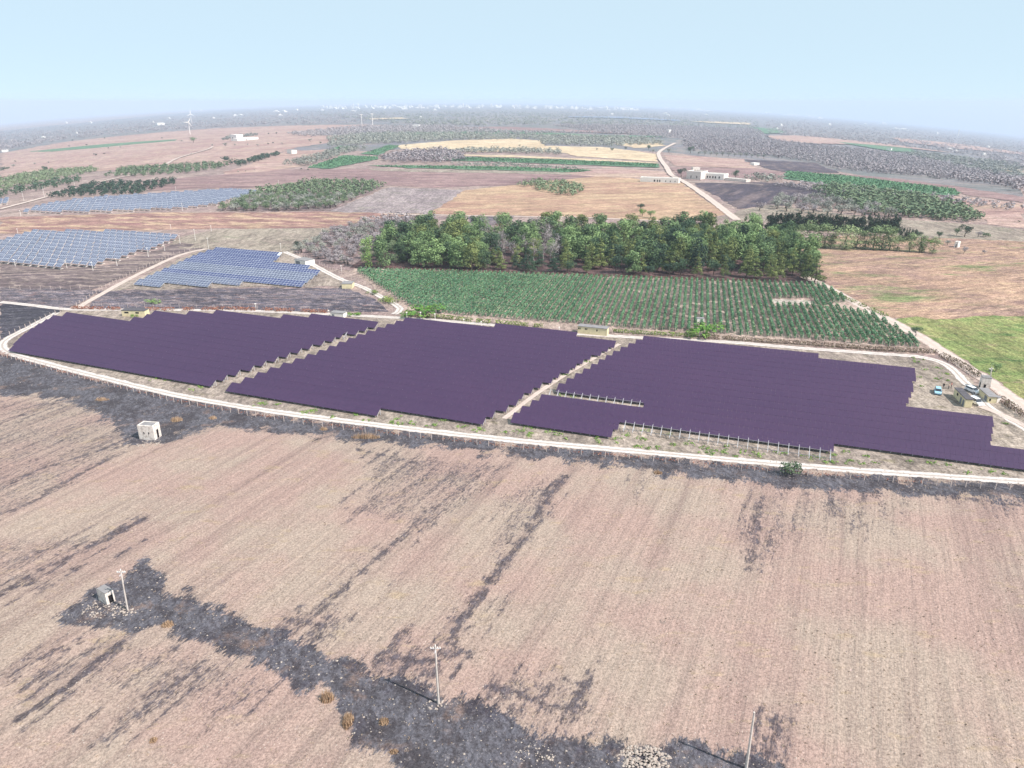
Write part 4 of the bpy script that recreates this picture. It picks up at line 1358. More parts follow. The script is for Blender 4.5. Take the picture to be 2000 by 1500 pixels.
while k < k1 - 0.5:
    o = (vn[0] * k, vn[1] * k)
    hs = line_hits(VINE, o, vd)
    segs = [(hs[i], hs[i + 1]) for i in range(0, len(hs) - 1, 2)]
    for hole in (CLEAR, PUMP, CLEAR2):
        ch = line_hits(hole, o, vd)
        if len(ch) >= 2:
            ns = []
            for a, b in segs:
                if ch[0] > a and ch[-1] < b:
                    ns += [(a, ch[0]), (ch[-1], b)]
                elif ch[0] > a and ch[0] < b:
                    ns += [(a, ch[0])]
                else:
                    ns.append((a, b))
            segs = ns
    Vs, Fs, Ts, b = [], [], [], 0
    for a, c in segs:
        if c - a < 2:
            continue
        a += R.uniform(-.6, .6)
        p = (o[0] + vd[0] * a, o[1] + vd[1] * a)
        q = (o[0] + vd[0] * c, o[1] + vd[1] * c)
        mid = pix((p[0] + q[0]) / 2, (p[1] + q[1]) / 2, 0)[0]
        V, Fc, t = row_mesh('foliage', p, q, None, 1.0 if mid > 1150 else 1.3, 2.0, 34, 0.5, seed=nrow * 7 + int(a), gaps=0.25 if mid > 1200 else 0.05)
        Vs.append(V)
        Fs.append(Fc + b)
        b += len(V)
        Ts.append(t)
    if Vs:
        e = empty('vine_row', (segs[0][0] * vd[0] + o[0], segs[0][0] * vd[1] + o[1], 0))
        off_ = np.array([e.location.x, e.location.y, 0])
        mx_ = pix(o[0] + vd[0] * (segs[0][0] + segs[-1][1]) / 2, o[1] + vd[1] * (segs[0][0] + segs[-1][1]) / 2, 0)[0]
        zn = 'short vine rows at the pointed left end' if mx_ < 820 else 'vine rows above the middle violet block' if mx_ < 1120 else 'vine rows left of the green bush' if mx_ < 1340 else 'vine rows between green bush and pale clearing' if mx_ < 1500 else 'vine rows around the pale clearing' if mx_ < 1600 else 'dark short vine rows at the right tip'
        props(e, 'one of the ' + zn + ' of the vineyard', 'vine row', zn)
        link('foliage', mesh_np('foliage', np.concatenate(Vs) - off_, np.concatenate(Fs), M['leaf_vine'], np.concatenate(Ts)), e)
        for a, c in segs:
            for s in (a - 0.6, c + 0.6):
                link('stake', stake, e, (o[0] + vd[0] * s - off_[0], o[1] + vd[1] * s - off_[1], 0))
        nrow += 1
    k += 2.3


def far_vines(label, pp, direction, spc=6.0, mat='leaf_fargreen', h=2.2):
    W = wpoly(pp)
    a = np.array(W)
    d = (math.cos(direction), math.sin(direction))
    nrm = (-d[1], d[0])
    lo = min(x * nrm[0] + y * nrm[1] for x, y in W)
    hi = max(x * nrm[0] + y * nrm[1] for x, y in W)
    Vs, Fs, Ts, b, i = [], [], [], 0, 0
    k = lo + spc / 2
    while k < hi:
        o = (nrm[0] * k, nrm[1] * k)
        hs = line_hits(W, o, d)
        for j in range(0, len(hs) - 1, 2):
            p = (o[0] + d[0] * hs[j], o[1] + d[1] * hs[j])
            q = (o[0] + d[0] * hs[j + 1], o[1] + d[1] * hs[j + 1])
            if hs[j + 1] - hs[j] < 4:
                continue
            V, Fc, t = row_mesh('', p, q, None, 2.4, h, 1.6, 1.9, seed=i)
            V[:, 2] += terr(V[:, 0], V[:, 1])
            Vs.append(V)
            Fs.append(Fc + b)
            b += len(V)
            Ts.append(t)
            i += 1
        k += spc
    me = mesh_np('far_vineyard', np.concatenate(Vs), np.concatenate(Fs), M[mat], np.concatenate(Ts))
    props(link('far_vineyard', me), label, 'vineyard', None, 'stuff')


far_vines('bright green far vineyard right of the dark olive grove', [(604, 327), (674, 305), (738, 308), (735, 312), (645, 329)], 0.3)
far_vines('small green far vineyard above the left olive grove', [(640, 299), (662, 287), (695, 288), (657, 299)], 0.3)
far_vines('striped green far vineyard below the wheat field edge', [(707, 302), (760, 285), (780, 286), (737, 303)], 0.3, 9)
far_vines('lower long green strip vineyard behind the brown field', [(720, 325), (1000, 328), (1155, 334), (1125, 337), (1000, 333), (800, 328)], -0.1, 5)
far_vines('upper long green strip vineyard ending at the far road', [(830, 308), (1000, 311), (1283, 322), (1282, 327), (1025, 318), (880, 313)], -0.1, 5)
far_vines('long green vineyard on the right slope above the grey grove', [(1537, 336), (1650, 345), (1863, 371), (1872, 382), (1800, 378), (1620, 360), (1536, 349)], 0.5, 5)
far_vines('far green vineyard strip on the right plain', [(1630, 279), (1780, 292), (1786, 298), (1740, 296)], 0.3, 9)

# ------------------------------------------------------------------ violet solar field
RA = math.radians(-20.4)
rd = np.array([math.cos(RA), math.sin(RA)])          # along the rows
rn = np.array([-rd[1], rd[0]])                        # away from the camera
if rn[1] < 0:
    rn = -rn
PITCH_R = 4.85
SLOPE, LOWZ, HIGHZ, DEPTH = 3.5, 0.75, 2.35, 3.1
ORD = ['front', 'second', 'third', 'fourth', 'fifth', 'sixth', 'seventh', 'eighth', 'ninth', 'tenth', 'eleventh', 'twelfth', 'thirteenth', 'fourteenth', 'fifteenth', 'sixteenth', 'seventeenth', 'eighteenth', 'nineteenth', 'twentieth', 'twenty-first', 'twenty-second', 'twenty-third', 'twenty-fourth', 'twenty-fifth', 'twenty-sixth', 'twenty-seventh', 'twenty-eighth']


def solar_modules(L, nt_, depth, lowz, highz, mod, gap, fr=0.0):
    """modules of one row as thin boxes, row along +x from 0 to L, low edge at y=0"""
    n = max(1, int(L / mod))
    V, Fc, mi = [], [], []
    nx = np.array([0, depth, highz - lowz])
    Ls = np.linalg.norm(nx)
    nx = nx / Ls
    up = np.array([0, -nx[2], nx[1]])
    th = 0.05
    for j in range(nt_):
        s0 = Ls * j / nt_ + gap / 2
        s1 = Ls * (j + 1) / nt_ - gap / 2
        for i in range(n):
            x0 = i * mod + gap / 2
            x1 = (i + 1) * mod - gap / 2
            dz = R.uniform(-.008, .008)
            b = len(V)
            for s, x in ((s0, x0), (s0, x1), (s1, x1), (s1, x0)):
                p = np.array([x, 0, lowz + dz]) + nx * s
                V.append(p)
                V.append(p - up * th)
            # top, bottom, sides
            for f in ((b, b + 2, b + 4, b + 6), (b + 1, b + 7, b + 5, b + 3), (b, b + 1, b + 3, b + 2), (b + 2, b + 3, b + 5, b + 4), (b + 4, b + 5, b + 7, b + 6), (b + 6, b + 7, b + 1, b)):
                Fc.append(f)
    return np.array(V), np.array(Fc)


def post_mesh(depth, lowz, highz, name):
    b = MB()
    b.box(-.06, .06, depth * .22 - .06, depth * .22 + .06, -.1, lowz + (highz - lowz) * .22 - .08)
    b.box(-.06, .06, depth * .75 - .06, depth * .75 + .06, -.1, lowz + (highz - lowz) * .75 - .08)
    b.tube((0, 0.05, lowz - .1), (0, depth - .05, highz - .12), .06, .06, 4)
    b.tube((0, depth * .25, .3), (0, depth * .72, highz * .7), .04, .04, 4)
    return b


violet_post = post_mesh(DEPTH, LOWZ, HIGHZ, 'post').mesh('post', M['metal'])


def frame_mesh(L, depth, lowz, highz, inner_posts, step):
    b = MB()
    for f in (0.2, 0.8):
        y = depth * f
        z = lowz + (highz - lowz) * f - .12
        b.box(0.02, L - 0.02, y - .05, y + .05, z - .05, z + .05)
    if inner_posts:
        x = step
        while x < L - step * 0.6:
            b.box(x - .06, x + .06, depth * .7 - .06, depth * .7 + .06, -.1, highz * .8)
            x += step
    return b.mesh('support_rails', M['rail'])


def solar_row(label, group, P, L, n_tier, mod, mat, posts, depth=DEPTH, lowz=LOWZ, highz=HIGHZ, gap=0.02, pm=None, name='solar_panel_row', backing=None):
    ang = math.atan2(rd[1], rd[0])
    e = empty(name, (P[0], P[1], 0), ang)
    props(e, label, 'solar panels', group)
    V, Fc = solar_modules(L, n_tier, depth, lowz, highz, mod, gap)
    # stuff: modules too small to be told apart
    o = link('panel_modules', mesh_np('panel_modules', V, Fc, mat), e)
    o['kind'] = 'stuff'
    link('support_rails', frame_mesh(L, depth, lowz, highz, not posts, 4.6), e)
    if backing is not None:
        bb = MB()
        up = np.array([0, -(highz - lowz), depth])
        up = up / np.linalg.norm(up) * 0.035
        bb.add([(0, -up[1], lowz - up[2]), (L, -up[1], lowz - up[2]), (L, depth - up[1], highz - up[2]), (0, depth - up[1], highz - up[2])], [(0, 1, 2, 3)])
        bb.obj('module_frames', backing, e)
    xs = list(np.arange(0.25, L - 0.1, 2.3)) + [L - 0.2] if posts else [0.2, L - 0.2]
    for x in xs:
        link('post', pm or violet_post, e, (x, 0, 0))
    return e


def zpoly(pp, z):
    return [unz(q[0], q[1], q[2] if len(q) > 2 else z) for q in pp]


LO, HI = LOWZ, HIGHZ


def rack(label, P, L):
    e = empty('bare_panel_rack', (P[0], P[1], 0), math.atan2(rd[1], rd[0]))
    props(e, label, 'panel rack')
    link('support_rails', frame_mesh(L, DEPTH, LOWZ, HIGHZ, False, 4.6), e)
    for x in np.arange(0.25, L, 2.3):
        link('post', violet_post, e, (x, 0, 0))


BLK1 = zpoly([(20, 688, LO), (36, 661), (60, 643), (100, 620), (124, 611, HI), (148, 606, HI), (274, 621, HI), (284, 612, HI), (296, 608, HI), (415, 609, HI), (418, 605, HI), (544, 619, HI), (552, 613, HI), (600, 617, HI), (605, 612, HI), (693, 622, HI), (700, 617, HI), (758, 624, HI), (600, 681), (500, 716), (425, 750, LO), (420, 764, LO), (220, 728, LO)], 1.5)
BLK2 = zpoly([(440, 763, LO), (470, 746), (520, 726), (620, 690), (700, 657), (780, 629), (796, 619, HI), (937, 633, HI), (941, 629, HI), (1100, 646, HI), (1218, 660, HI), (1150, 702), (1066, 750), (990, 797), (944, 831, LO), (850, 818, LO), (748, 801, LO), (741, 816, LO), (600, 790, LO)], 1.5)
BLK3 = zpoly([(990, 830, LO), (1012, 805), (1040, 788), (1096, 752), (1130, 732), (1200, 690), (1268, 652, HI), (1500, 679, HI), (1797, 715, HI), (1776, 785, HI), (1945, 808, HI), (1939, 868, HI), (2140, 892, HI), (2140, 938, LO), (1842, 896, LO), (1836, 910, LO), (1730, 896, LO), (1630, 881, LO), (1622, 895, LO), (1400, 862, LO), (1215, 836, LO), (1190, 857, LO), (1090, 843, LO)], 1.5)
for bname, poly, gname, deg, frontpx in (('left', BLK1, 'violet panel rows of the left block', -22.2, (220, 721)), ('middle', BLK2, 'violet panel rows of the middle block', -20.8, (600, 790)), ('right', BLK3, 'violet panel rows of the right block', -19.6, (1090, 839))):
    RA = math.radians(deg)
    rd = np.array([math.cos(RA), math.sin(RA)])
    rn = np.array([-rd[1], rd[0]])
    vv = [np.dot(q, rn) for q in poly]
    v1 = max(vv)
    base = float(np.dot(unz(*frontpx, LO), rn))
    slot = unz(1256, 796, 1.2)
    slot_k = None
    cnt = 0
    kk = 0
    while base + kk * PITCH_R < v1:
        vlow = base + kk * PITCH_R                     # low (front) edge of the row
        kk += 1
        ha = line_hits(poly, rn * (vlow + 0.35), rd)
        hb = line_hits(poly, rn * (vlow + DEPTH - 0.45), rd)
        hm = line_hits(poly, rn * (vlow + DEPTH * 0.5), rd)
        sg = []
        for i in range(0, len(hm) - 1, 2):
            a, b = hm[i], hm[i + 1]
            # keep the stretch where both the low and the high edge lie inside the block
            for hh in (ha, hb):
                best = (0, 0, 0)
                for j in range(0, len(hh) - 1, 2):
                    lo_, hi_ = max(a, hh[j]), min(b, hh[j + 1])
                    if hi_ - lo_ > best[0]:
                        best = (hi_ - lo_, lo_, hi_)
                a_, b_ = (hm[i], hm[i + 1])
                if best[0] > 0:
                    if best[1] - a > 3:
                        a = best[1]
                    if b - best[2] > 3:
                        b = best[2]
                else:
                    b = a
            if b - a > 3.5:
                sg.append((a, b))
        if not sg:
            continue
        for a, b in sg:
            cut = False
            if bname == 'right' and slot_k is None and abs(vlow + DEPTH * 0.5 - np.dot(slot, rn)) < PITCH_R / 2:
                a0 = a
                a = max(a, float(np.dot(slot, rd)))
                slot_k = kk
                cut = True
            if cut:
                rack('bare white panel rack in the slot of the right block', rn * vlow + rd * a0, a - a0 - 0.3)
            if bname == 'right' and cnt == 1:
                rack('long bare white panel rack at the front of the right block', rn * (vlow - 0.0) + rd * (b + 0.6), float(np.dot(unz(1632, 893, 1.0), rd)) - b - 0.6)
            L = math.floor((b - a) / 1.15) * 1.15
            P = rn * vlow + rd * a
            exposed = cnt < 2 or (bname == 'right' and (cnt < 6 or slot_k == kk - 1))
            lab = f"{ORD[min(cnt, 27)]} violet solar panel row" + (" from the front" if cnt else "") + f" in the {bname} dark block"
            solar_row(lab, gname, P, L, 2, 1.15, M['panel_purple'], exposed)
        cnt += 1
RA = math.radians(-20.4)
rd = np.array([math.cos(RA), math.sin(RA)])
rn = np.array([-rd[1], rd[0]])

# ------------------------------------------------------------------ blue solar field
BLUE = zpoly([(264, 551), (300, 535), (345, 515), (385, 497), (424, 485), (500, 489), (559, 493), (530, 513), (592, 521), (630, 530), (588, 559), (500, 552), (415, 556), (300, 556)], 1.4)
BD, BL, BH = 4.0, 0.6, 2.4
blue_post = post_mesh(BD, BL, BH, 'post').mesh('post', M['metal'])
vv = [np.dot(q, rn) for q in BLUE]
v = min(vv) + 1.5
cnt = 0
while v < max(vv):
    hs = line_hits(BLUE, rn * v, rd)
    got = False
    for i in range(0, len(hs) - 1, 2):
        L = math.floor((hs[i + 1] - hs[i]) / 1.7) * 1.7
        if L < 5:
            continue
        got = True
        P = rn * (v - BD * .4) + rd * hs[i]
        solar_row(f"{ORD[min(cnt, 27)]} row" + (" from the front" if cnt else "") + " of blue gridded panels in the field with two cabins", 'blue panel rows', P, L, 3, 1.7, M['panel_blue'] if (cnt > 5 or cnt == 3) else M['panel_pale'], cnt < 3, BD, BL, BH, 0.14, blue_post, backing=M['frame'])
    if got:
        cnt += 1
    v += 7.4


# ------------------------------------------------------------------ tracker fields
def tracker_mesh():
    b = MB()
    b.box(-.9, .9, -.9, .9, -.1, .3, 2)                       # concrete footing
    b.tube((0, 0, .2), (0, 0, 2.3), .14, .12, 6, 2)
    ca, sa = math.cos(math.radians(38)), math.sin(math.radians(38))
    nrm = Vector((0, -sa, ca))
    ax = Vector((1, 0, 0))
    ay = Vector((0, ca, sa))
    c0 = Vector((0, 0, 2.5))
    # backing (frame colour)
    w, h = 2.35, 1.75
    def quadbox(cx, cy, hw, hh, z0, z1, m):
        c = c0 + ax * cx + ay * cy
        vs_ = []
        for z in (z0, z1):
            for sx, sy in ((-1, -1), (1, -1), (1, 1), (-1, 1)):
                vs_.append(c + ax * (sx * hw) + ay * (sy * hh) + nrm * z)
        b.add(vs_, [(3, 2, 1, 0), (4, 5, 6, 7), (0, 1, 5, 4), (1, 2, 6, 5), (2, 3, 7, 6), (3, 0, 4, 7)], m)
    quadbox(0, 0, w, h, 0, .06, 1)
    for i in range(4):
        for j in range(2):
            quadbox(-w + w / 4 + i * w / 2, -h + h / 2 + j * h, w / 4 - .09, h / 2 - .1, .065, .1, 0)
    return b.mesh('solar_tracker', M['panel_pale'], M['frame_dull'], M['concrete'])


tmesh = tracker_mesh()


def tracker_field(pp, sx, sy, rot):
    W = zpoly(pp, 2.0)
    c = np.mean(np.array(W), 0)
    ca, sa = math.cos(rot), math.sin(rot)
    pts_ = []
    for i in range(-60, 61):
        for j in range(-60, 61):
            q_ = i + 0.37 * j                        # each line of tables set off sideways from the next
            q_ = (q_ - math.floor(q_)) + i
            x = c[0] + q_ * sx * ca - j * sy * sa
            y = c[1] + q_ * sx * sa + j * sy * ca
            if bool(inside(W, np.array([x]), np.array([y]))[0]):
                pts_.append((x, y))
    return pts_


T1 = tracker_field([(-90, 506), (-60, 480), (0, 472), (60, 453), (190, 452), (352, 461), (300, 482), (240, 500), (170, 521), (90, 517), (0, 508)], 5.3, 8.2, RA)
T2 = tracker_field([(44, 412), (90, 398), (180, 385), (330, 376), (450, 368), (506, 373), (430, 395), (360, 404), (280, 408), (160, 412)], 5.3, 8.6, RA)
T1.sort(key=lambda q: q[1])
T2.sort(key=lambda q: q[1])
nt1 = min(len(T1), 230)
for i, (x, y) in enumerate(T1[:nt1]):
    props(link('solar_tracker', tmesh, None, (x, y, R.uniform(-.15, .15)), RA + R.uniform(-.09, .09)), 'pale blue solar tracker table in the nearer tracker field at left', 'solar tracker', 'trackers of the nearer left field')
for i, (x, y) in enumerate(T2[:300 - nt1]):
    props(link('solar_tracker', tmesh, None, (x, y, float(terr(x, y))), RA + R.uniform(-.09, .09)), 'pale blue solar tracker table on the front edge of the farther left field', 'solar tracker', 'front trackers of the farther left field')
rest = T2[300 - nt1:] + T1[nt1:]
tv = np.array([v.co[:] for v in tmesh.vertices])
tf = np.array([tuple(p.vertices) for p in tmesh.polygons if len(p.vertices) == 4])
tm = np.array([p.material_index for p in tmesh.polygons if len(p.vertices) == 4])
ca, sa = math.cos(RA), math.sin(RA)
tvr = np.stack([tv[:, 0] * ca - tv[:, 1] * sa, tv[:, 0] * sa + tv[:, 1] * ca, tv[:, 2]], 1)
if rest:
    V = np.concatenate([tvr + np.array([x, y, float(terr(x, y)) + R.uniform(-.3, .3)]) for x, y in rest])
    Fc = np.concatenate([tf + i * len(tv) for i in range(len(rest))])
    me = mesh_np('tracker_array', V, Fc, M['panel_pale'])
    me.materials.append(M['frame_dull'])
    me.materials.append(M['concrete'])
    me.polygons.foreach_set('material_index', np.tile(tm, len(rest)).astype(np.int32))
    props(link('tracker_array', me), 'farther field of pale blue solar trackers beside the dense olive grove', 'solar trackers', None, 'stuff')
# a few more at the far left edge
T3 = tracker_field([(-30, 397), (20, 384), (24, 390), (-20, 402)], 6, 8.5, -0.3)
for x, y in T3[:20]:
    props(link('solar_tracker', tmesh, None, (x, y, float(terr(x, y))), RA), 'pale tracker table at the left picture edge beside the far track', 'solar tracker', 'trackers at the left picture edge')

# ------------------------------------------------------------------ fences
fpost = MB().box(-.065, .065, -.065, .065, -.1, 1.65).tube((0, 0, 1.62), (0.0, -.25, 1.85), .05, .04, 4).mesh('post', M['post'])
cpost = MB().box(-.04, .04, -.04, .04, -.1, 1.9).mesh('post', M['post'])


def fence(label, pp, step, pm, nw=3, hgt=1.6):
    W = resample(wpoly(pp), step, closed=False)
    e = empty('wire_fence', (W[0][0], W[0][1], float(terr(*W[0]))))
    props(e, label, 'fence')
    b = MB()
    ox, oy = W[0]
    for i, (x, y) in enumerate(W):
        z = float(terr(x, y)) - e.location.z
        o = link('post', pm, e, (x - ox, y - oy, z), R.uniform(-.3, .3))
        o.rotation_euler = (R.uniform(-.04, .04), R.uniform(-.04, .04), R.uniform(-.3, .3))
        if i:
            px_, py_ = W[i - 1]
            for k in range(nw):
                h = hgt * (k + 1) / nw
                b.tube((px_ - ox, py_ - oy, z + h), (x - ox, y - oy, z + h), .012, .012, 3)
    b.obj('wire', M['wire'], e)
    return e


fence('front fence of pale posts below the white track', [(-4, 694), (60, 713), (200, 751), (340, 786), (500, 815), (650, 838), (800, 855), (1000, 877), (1300, 903), (1550, 928), (1800, 947), (2030, 961)], 2.7, fpost)
fence('left fence of pale posts against the burnt ground', [(118, 610), (60, 637), (20, 656), (2, 664), (-10, 672)], 3.0, fpost)
fence('fence behind the left violet block along the track', [(150, 601), (300, 601), (470, 604), (640, 611), (780, 618)], 3.4, cpost)
fence('fence between the violet panels and the vineyard', [(790, 616), (930, 629), (1130, 648), (1240, 655), (1430, 664), (1560, 674), (1700, 684), (1815, 691)], 3.4, fpost)
fence('fence along the dirt road at the right cabins', [(1820, 692), (1870, 716), (1905, 742), (1960, 790), (2030, 850)], 3.2, fpost)
fence('fence up the left side of the blue panel field', [(150, 598), (200, 566), (260, 534), (340, 498), (400, 483)], 3.4, fpost)
fence('fence up the right side of the blue panel field', [(562, 488), (600, 505), (650, 530), (700, 552), (760, 582), (790, 606)], 3.4, fpost)
fence('low fence left of the blue panel field', [(0, 566), (100, 566), (195, 566)], 4.0, cpost)
fence('fence in front of the blue panel field', [(262, 560), (400, 559), (560, 562), (660, 566)], 3.6, cpost)
fence('inner fence along the curved track beside the burnt plot', [(700, 566), (740, 590), (772, 608), (760, 616)], 2.6, cpost)


# ------------------------------------------------------------------ hedges, reeds and weeds along the fences
def hedge(name, label, pp, width, h, mat, dens=10, size=0.5, seed=1, gaps=0.3):
    W = wpoly(pp)
    Vs, Fs, Ts, b = [], [], [], 0
    for i, (p, q) in enumerate(zip(W[:-1], W[1:])):
        V, Fc, t = row_mesh('', p, q, None, width, h, dens, size, 0.0, seed + i * 13, gaps)
        V[:, 2] += terr(V[:, 0], V[:, 1])
        Vs.append(V)
        Fs.append(Fc + b)
        b += len(V)
        Ts.append(t)
    me = mesh_np(name, np.concatenate(Vs), np.concatenate(Fs), M[mat], np.concatenate(Ts))
    props(link(name, me), label, 'hedge', None, 'stuff')


hedge('dry_hedge', 'dry brown hedge between vineyard and rear track', [(1375, 660), (1480, 668), (1600, 676), (1720, 685), (1830, 690)], 2.2, 1.5, 'leaf_hedge', 70, 0.32, seed=3, gaps=0.1)
hedge('dry_hedge', 'dry brown hedge along the dirt road at right', [(1838, 696), (1880, 716), (1912, 738)], 2.6, 1.5, 'leaf_hedge', 70, 0.32, seed=5, gaps=0.1)
hedge('dry_hedge', 'dry brown hedge right of the cabins along the dirt road', [(1955, 782), (2000, 815), (2060, 860)], 2.6, 1.5, 'leaf_hedge', 70, 0.32, seed=6, gaps=0.1)
hedge('reed_strip', 'green reeds along the fence behind the middle block', [(790, 616), (860, 622), (930, 630), (1060, 640)], 2.0, 1.7, 'leaf_reed', 30, seed=7)
hedge('reed_strip', 'yellow green reeds right of the long cabin', [(1190, 648), (1260, 653), (1330, 657), (1380, 659)], 1.8, 1.4, 'leaf_reed', 28, seed=8)
hedge('dry_hedge', 'rust red dry weeds behind the left violet block', [(285, 606), (360, 606), (450, 605), (560, 608), (640, 611)], 2.6, 1.3, 'leaf_red', 26, seed=9, gaps=0.8)
hedge('dry_hedge', 'rust red weeds left of the yellow cabin of the left block', [(140, 603), (190, 604), (236, 605)], 2.0, 1.2, 'leaf_red', 24, seed=10, gaps=0.6)
hedge('dry_hedge', 'red brown scrub under the front of the wood', [(760, 527), (900, 531), (1100, 538), (1300, 545), (1500, 551)], 4.5, 1.2, 'leaf_scrub', 30, 0.45, seed=11, gaps=0.5)
hedge('green_verge', 'green verge between vineyard tip and dirt road', [(1615, 566), (1650, 583), (1690, 600), (1740, 622)], 2.4, 1.0, 'leaf_reed', 22, seed=12, gaps=0.7)
hedge('dry_weeds', 'rusty dry weeds along the foot of the front fence', [(0, 694), (200, 748), (340, 783), (500, 811), (800, 852), (1000, 873), (1300, 899), (1550, 924), (1800, 943)], 1.0, 0.45, 'leaf_red', 7, 0.35, seed=14, gaps=0.9)

WEEDS = [(95, 693, 7), (245, 727, 8), (305, 740, 10), (328, 744, 8), (375, 762, 7), (392, 757, 8), (510, 788, 16), (545, 790, 8), (600, 806, 16), (615, 803, 10), (648, 815, 9), (690, 808, 14), (775, 818, 10), (715, 821, 9), (765, 827, 13), (785, 829, 12), (805, 828, 12), (845, 832, 13), (868, 822, 10), (905, 833, 12), (935, 841, 17), (985, 845, 9), (1020, 842, 14), (1035, 836, 10), (1033, 850, 16), (1080, 846, 14), (1095, 850, 8), (1105, 858, 7), (1170, 856, 15), (1172, 866, 7), (1205, 857, 10), (1205, 866, 6), (1225, 850, 12), (1252, 858, 14), (1255, 872, 18), (1280, 875, 10), (1313, 869, 10), (1345, 868, 12), (1380, 875, 12), (1390, 884, 20), (1425, 886, 18), (1450, 884, 10), (1480, 889, 16), (1265, 843, 9), (1310, 849, 8), (1420, 872, 8), (1517, 885, 7), (1535, 887, 8), (1580, 892, 14), (1598, 895, 8), (1615, 900, 14), (1627, 903, 10), (1630, 890, 10), (1649, 883, 10), (1660, 903, 13), (1680, 905, 10), (1695, 891, 9), (1706, 905, 9), (1775, 903, 8), (1820, 906, 12), (1850, 908, 8), (1900, 903, 7), (1890, 925, 8), (1930, 922, 10), (1958, 927, 9), (1785, 707, 9), (1783, 700, 6), (1805, 723, 6), (1835, 720, 10), (1845, 731, 9), (1828, 741, 8), (1850, 744, 5), (1803, 703, 5), (1795, 737, 4), (1800, 755, 5), (1100, 772, 8), (1120, 777, 8), (1145, 708, 6), (1105, 733, 6), (1960, 828, 8)]
Vs, Fs, Ts, b = [], [], [], 0
for i, (px, py, hw) in enumerate(WEEDS):
    X, Y, _ = ground(px, py)
    w = hw * mpp(px, py)
    n = int(26 + w * w * 26)
    r = np.random.default_rng(900 + i)
    C = [(X + r.normal() * w * .5, Y + r.normal() * w * .4, 0.12) for _ in range(9)]
    Rd = [(s, s, r.uniform(.15, .4)) for s in r.uniform(.15, .38, 9) * max(w, 1)]
    V, Fc, t = leaves(C, Rd, n, 0.34, up=1.2, seed=i + 333)
    V[:, 2] = np.maximum(V[:, 2], 0.03)
    Vs.append(V)
    Fs.append(Fc + b)
    b += len(V)
    Ts.append(t)
props(link('weeds', mesh_np('weeds', np.concatenate(Vs), np.concatenate(Fs), M['leaf_weed'], np.concatenate(Ts))), 'fresh green weed patches on the grass strip inside the fence', 'weeds', None, 'stuff')


def blades(n, wx, wy, h, seed, lean=0.35):
    r = np.random.default_rng(seed)
    q_, u_ = np.sqrt(r.random(n)) * (0.75 + 0.25 * r.random(n)), r.uniform(0, 2 * np.pi, n)
    x = q_ * np.cos(u_) * wx * 0.5
    y = q_ * np.sin(u_) * wy * 0.5
    hh = h * r.uniform(0.3, 1.1, n) * (1.1 - 0.75 * q_ ** 2)
    a = r.uniform(0, 6.28, n)
    w = 0.07 * r.uniform(0.6, 1.5, n)
    l = r.uniform(0, lean, n) * hh
    la = r.uniform(0, 6.28, n)
    p0 = np.stack([x - np.cos(a) * w, y - np.sin(a) * w, np.zeros(n)], 1)
    p1 = np.stack([x + np.cos(a) * w, y + np.sin(a) * w, np.zeros(n)], 1)
    p2 = np.stack([x + np.cos(la) * l, y + np.sin(la) * l, hh], 1)
    return np.stack([p0, p1, p2], 1).reshape(-1, 3), np.arange(3 * n).reshape(n, 3), r.random(n)


TUFTS = [
    ('rusty dry grass clump on the lower edge of the burnt band', 640, 1368, 20, 10, 26), ('tall dry grass clump below the rusty clump on the burnt band', 680, 1412, 16, 18, 22), ('small brown grass clump left of the middle concrete pole', 750, 1412, 16, 10, 12),
    ('brown grass tuft beside the hut on the burnt patch', 328, 1222, 18, 10, 10), ('long row of dry brown grass on the burnt belt', 715, 856, 45, 6, 14), ('rusty grass clump right of the white hut', 345, 822, 18, 8, 10),
    ('small rusty clump on the burnt belt right of the white hut', 416, 818, 12, 5, 7), ('reddish grass on the burnt belt left of the white hut', 200, 782, 22, 6, 7), ('dry brown clump at the lower left field edge', 300, 1448, 12, 8, 8),
    ('rusty clump on the burnt belt below the track centre', 632, 840, 12, 5, 7), ('orange brown clump on the burnt belt right of centre', 1285, 925, 14, 6, 7), ('small dry clump at the lower rim of the burnt band', 770, 1470, 14, 6, 8),
]
for i, (lab, px, py, wx, wy, hp) in enumerate(TUFTS):
    X, Y, _ = ground(px, py)
    m_ = mpp(px, py)
    V, Fc, t = blades(int(160 + wx * wy * 0.9), wx * m_ * 1.4, wy * m_ * 2.2, hp * m_, 70 + i)
    props(link('dry_grass_clump', mesh_np('dry_grass_clump', V, Fc, M['leaf_dry'], t), None, (X, Y, 0.05)), lab, 'grass')

# loose stubble tufts and stones over the near field: too many to count
n = 6000
X = NR.uniform(-120, 130, n)
Y = 62 + 105 * NR.random(n) ** 1.2
ps = [pix(x, y, 0) for x, y in zip(X, Y)]
keep = np.array([(-20 < a < 2020 and 900 < c < 1520) for a, c in ps])
X, Y = X[keep], Y[keep]
Vs, Fs, Ts = [], [], []
b = 0
tl = [blades(9, .3, .3, .13, 300 + i, 1.2) for i in range(6)]
for x, y in zip(X, Y):
    V, Fc, t = tl[R.randrange(6)]
    s = R.uniform(.6, 1.5)
    Vs.append(V * s + np.array([x, y, 0.09]))
    Fs.append(Fc + b)
    b += len(V)
    Ts.append(t * .6 + R.random() * .4)
M['stubble'] = leaf_mat('stubble_blade', A(150, 130, 118), A(204, 184, 162), rnd=0.0)
props(link('stubble', mesh_np('stubble', np.concatenate(Vs), np.concatenate(Fs), M['stubble'], np.concatenate(Ts))), 'short dry stubble tufts strewn over the near field', 'stubble', None, 'stuff')


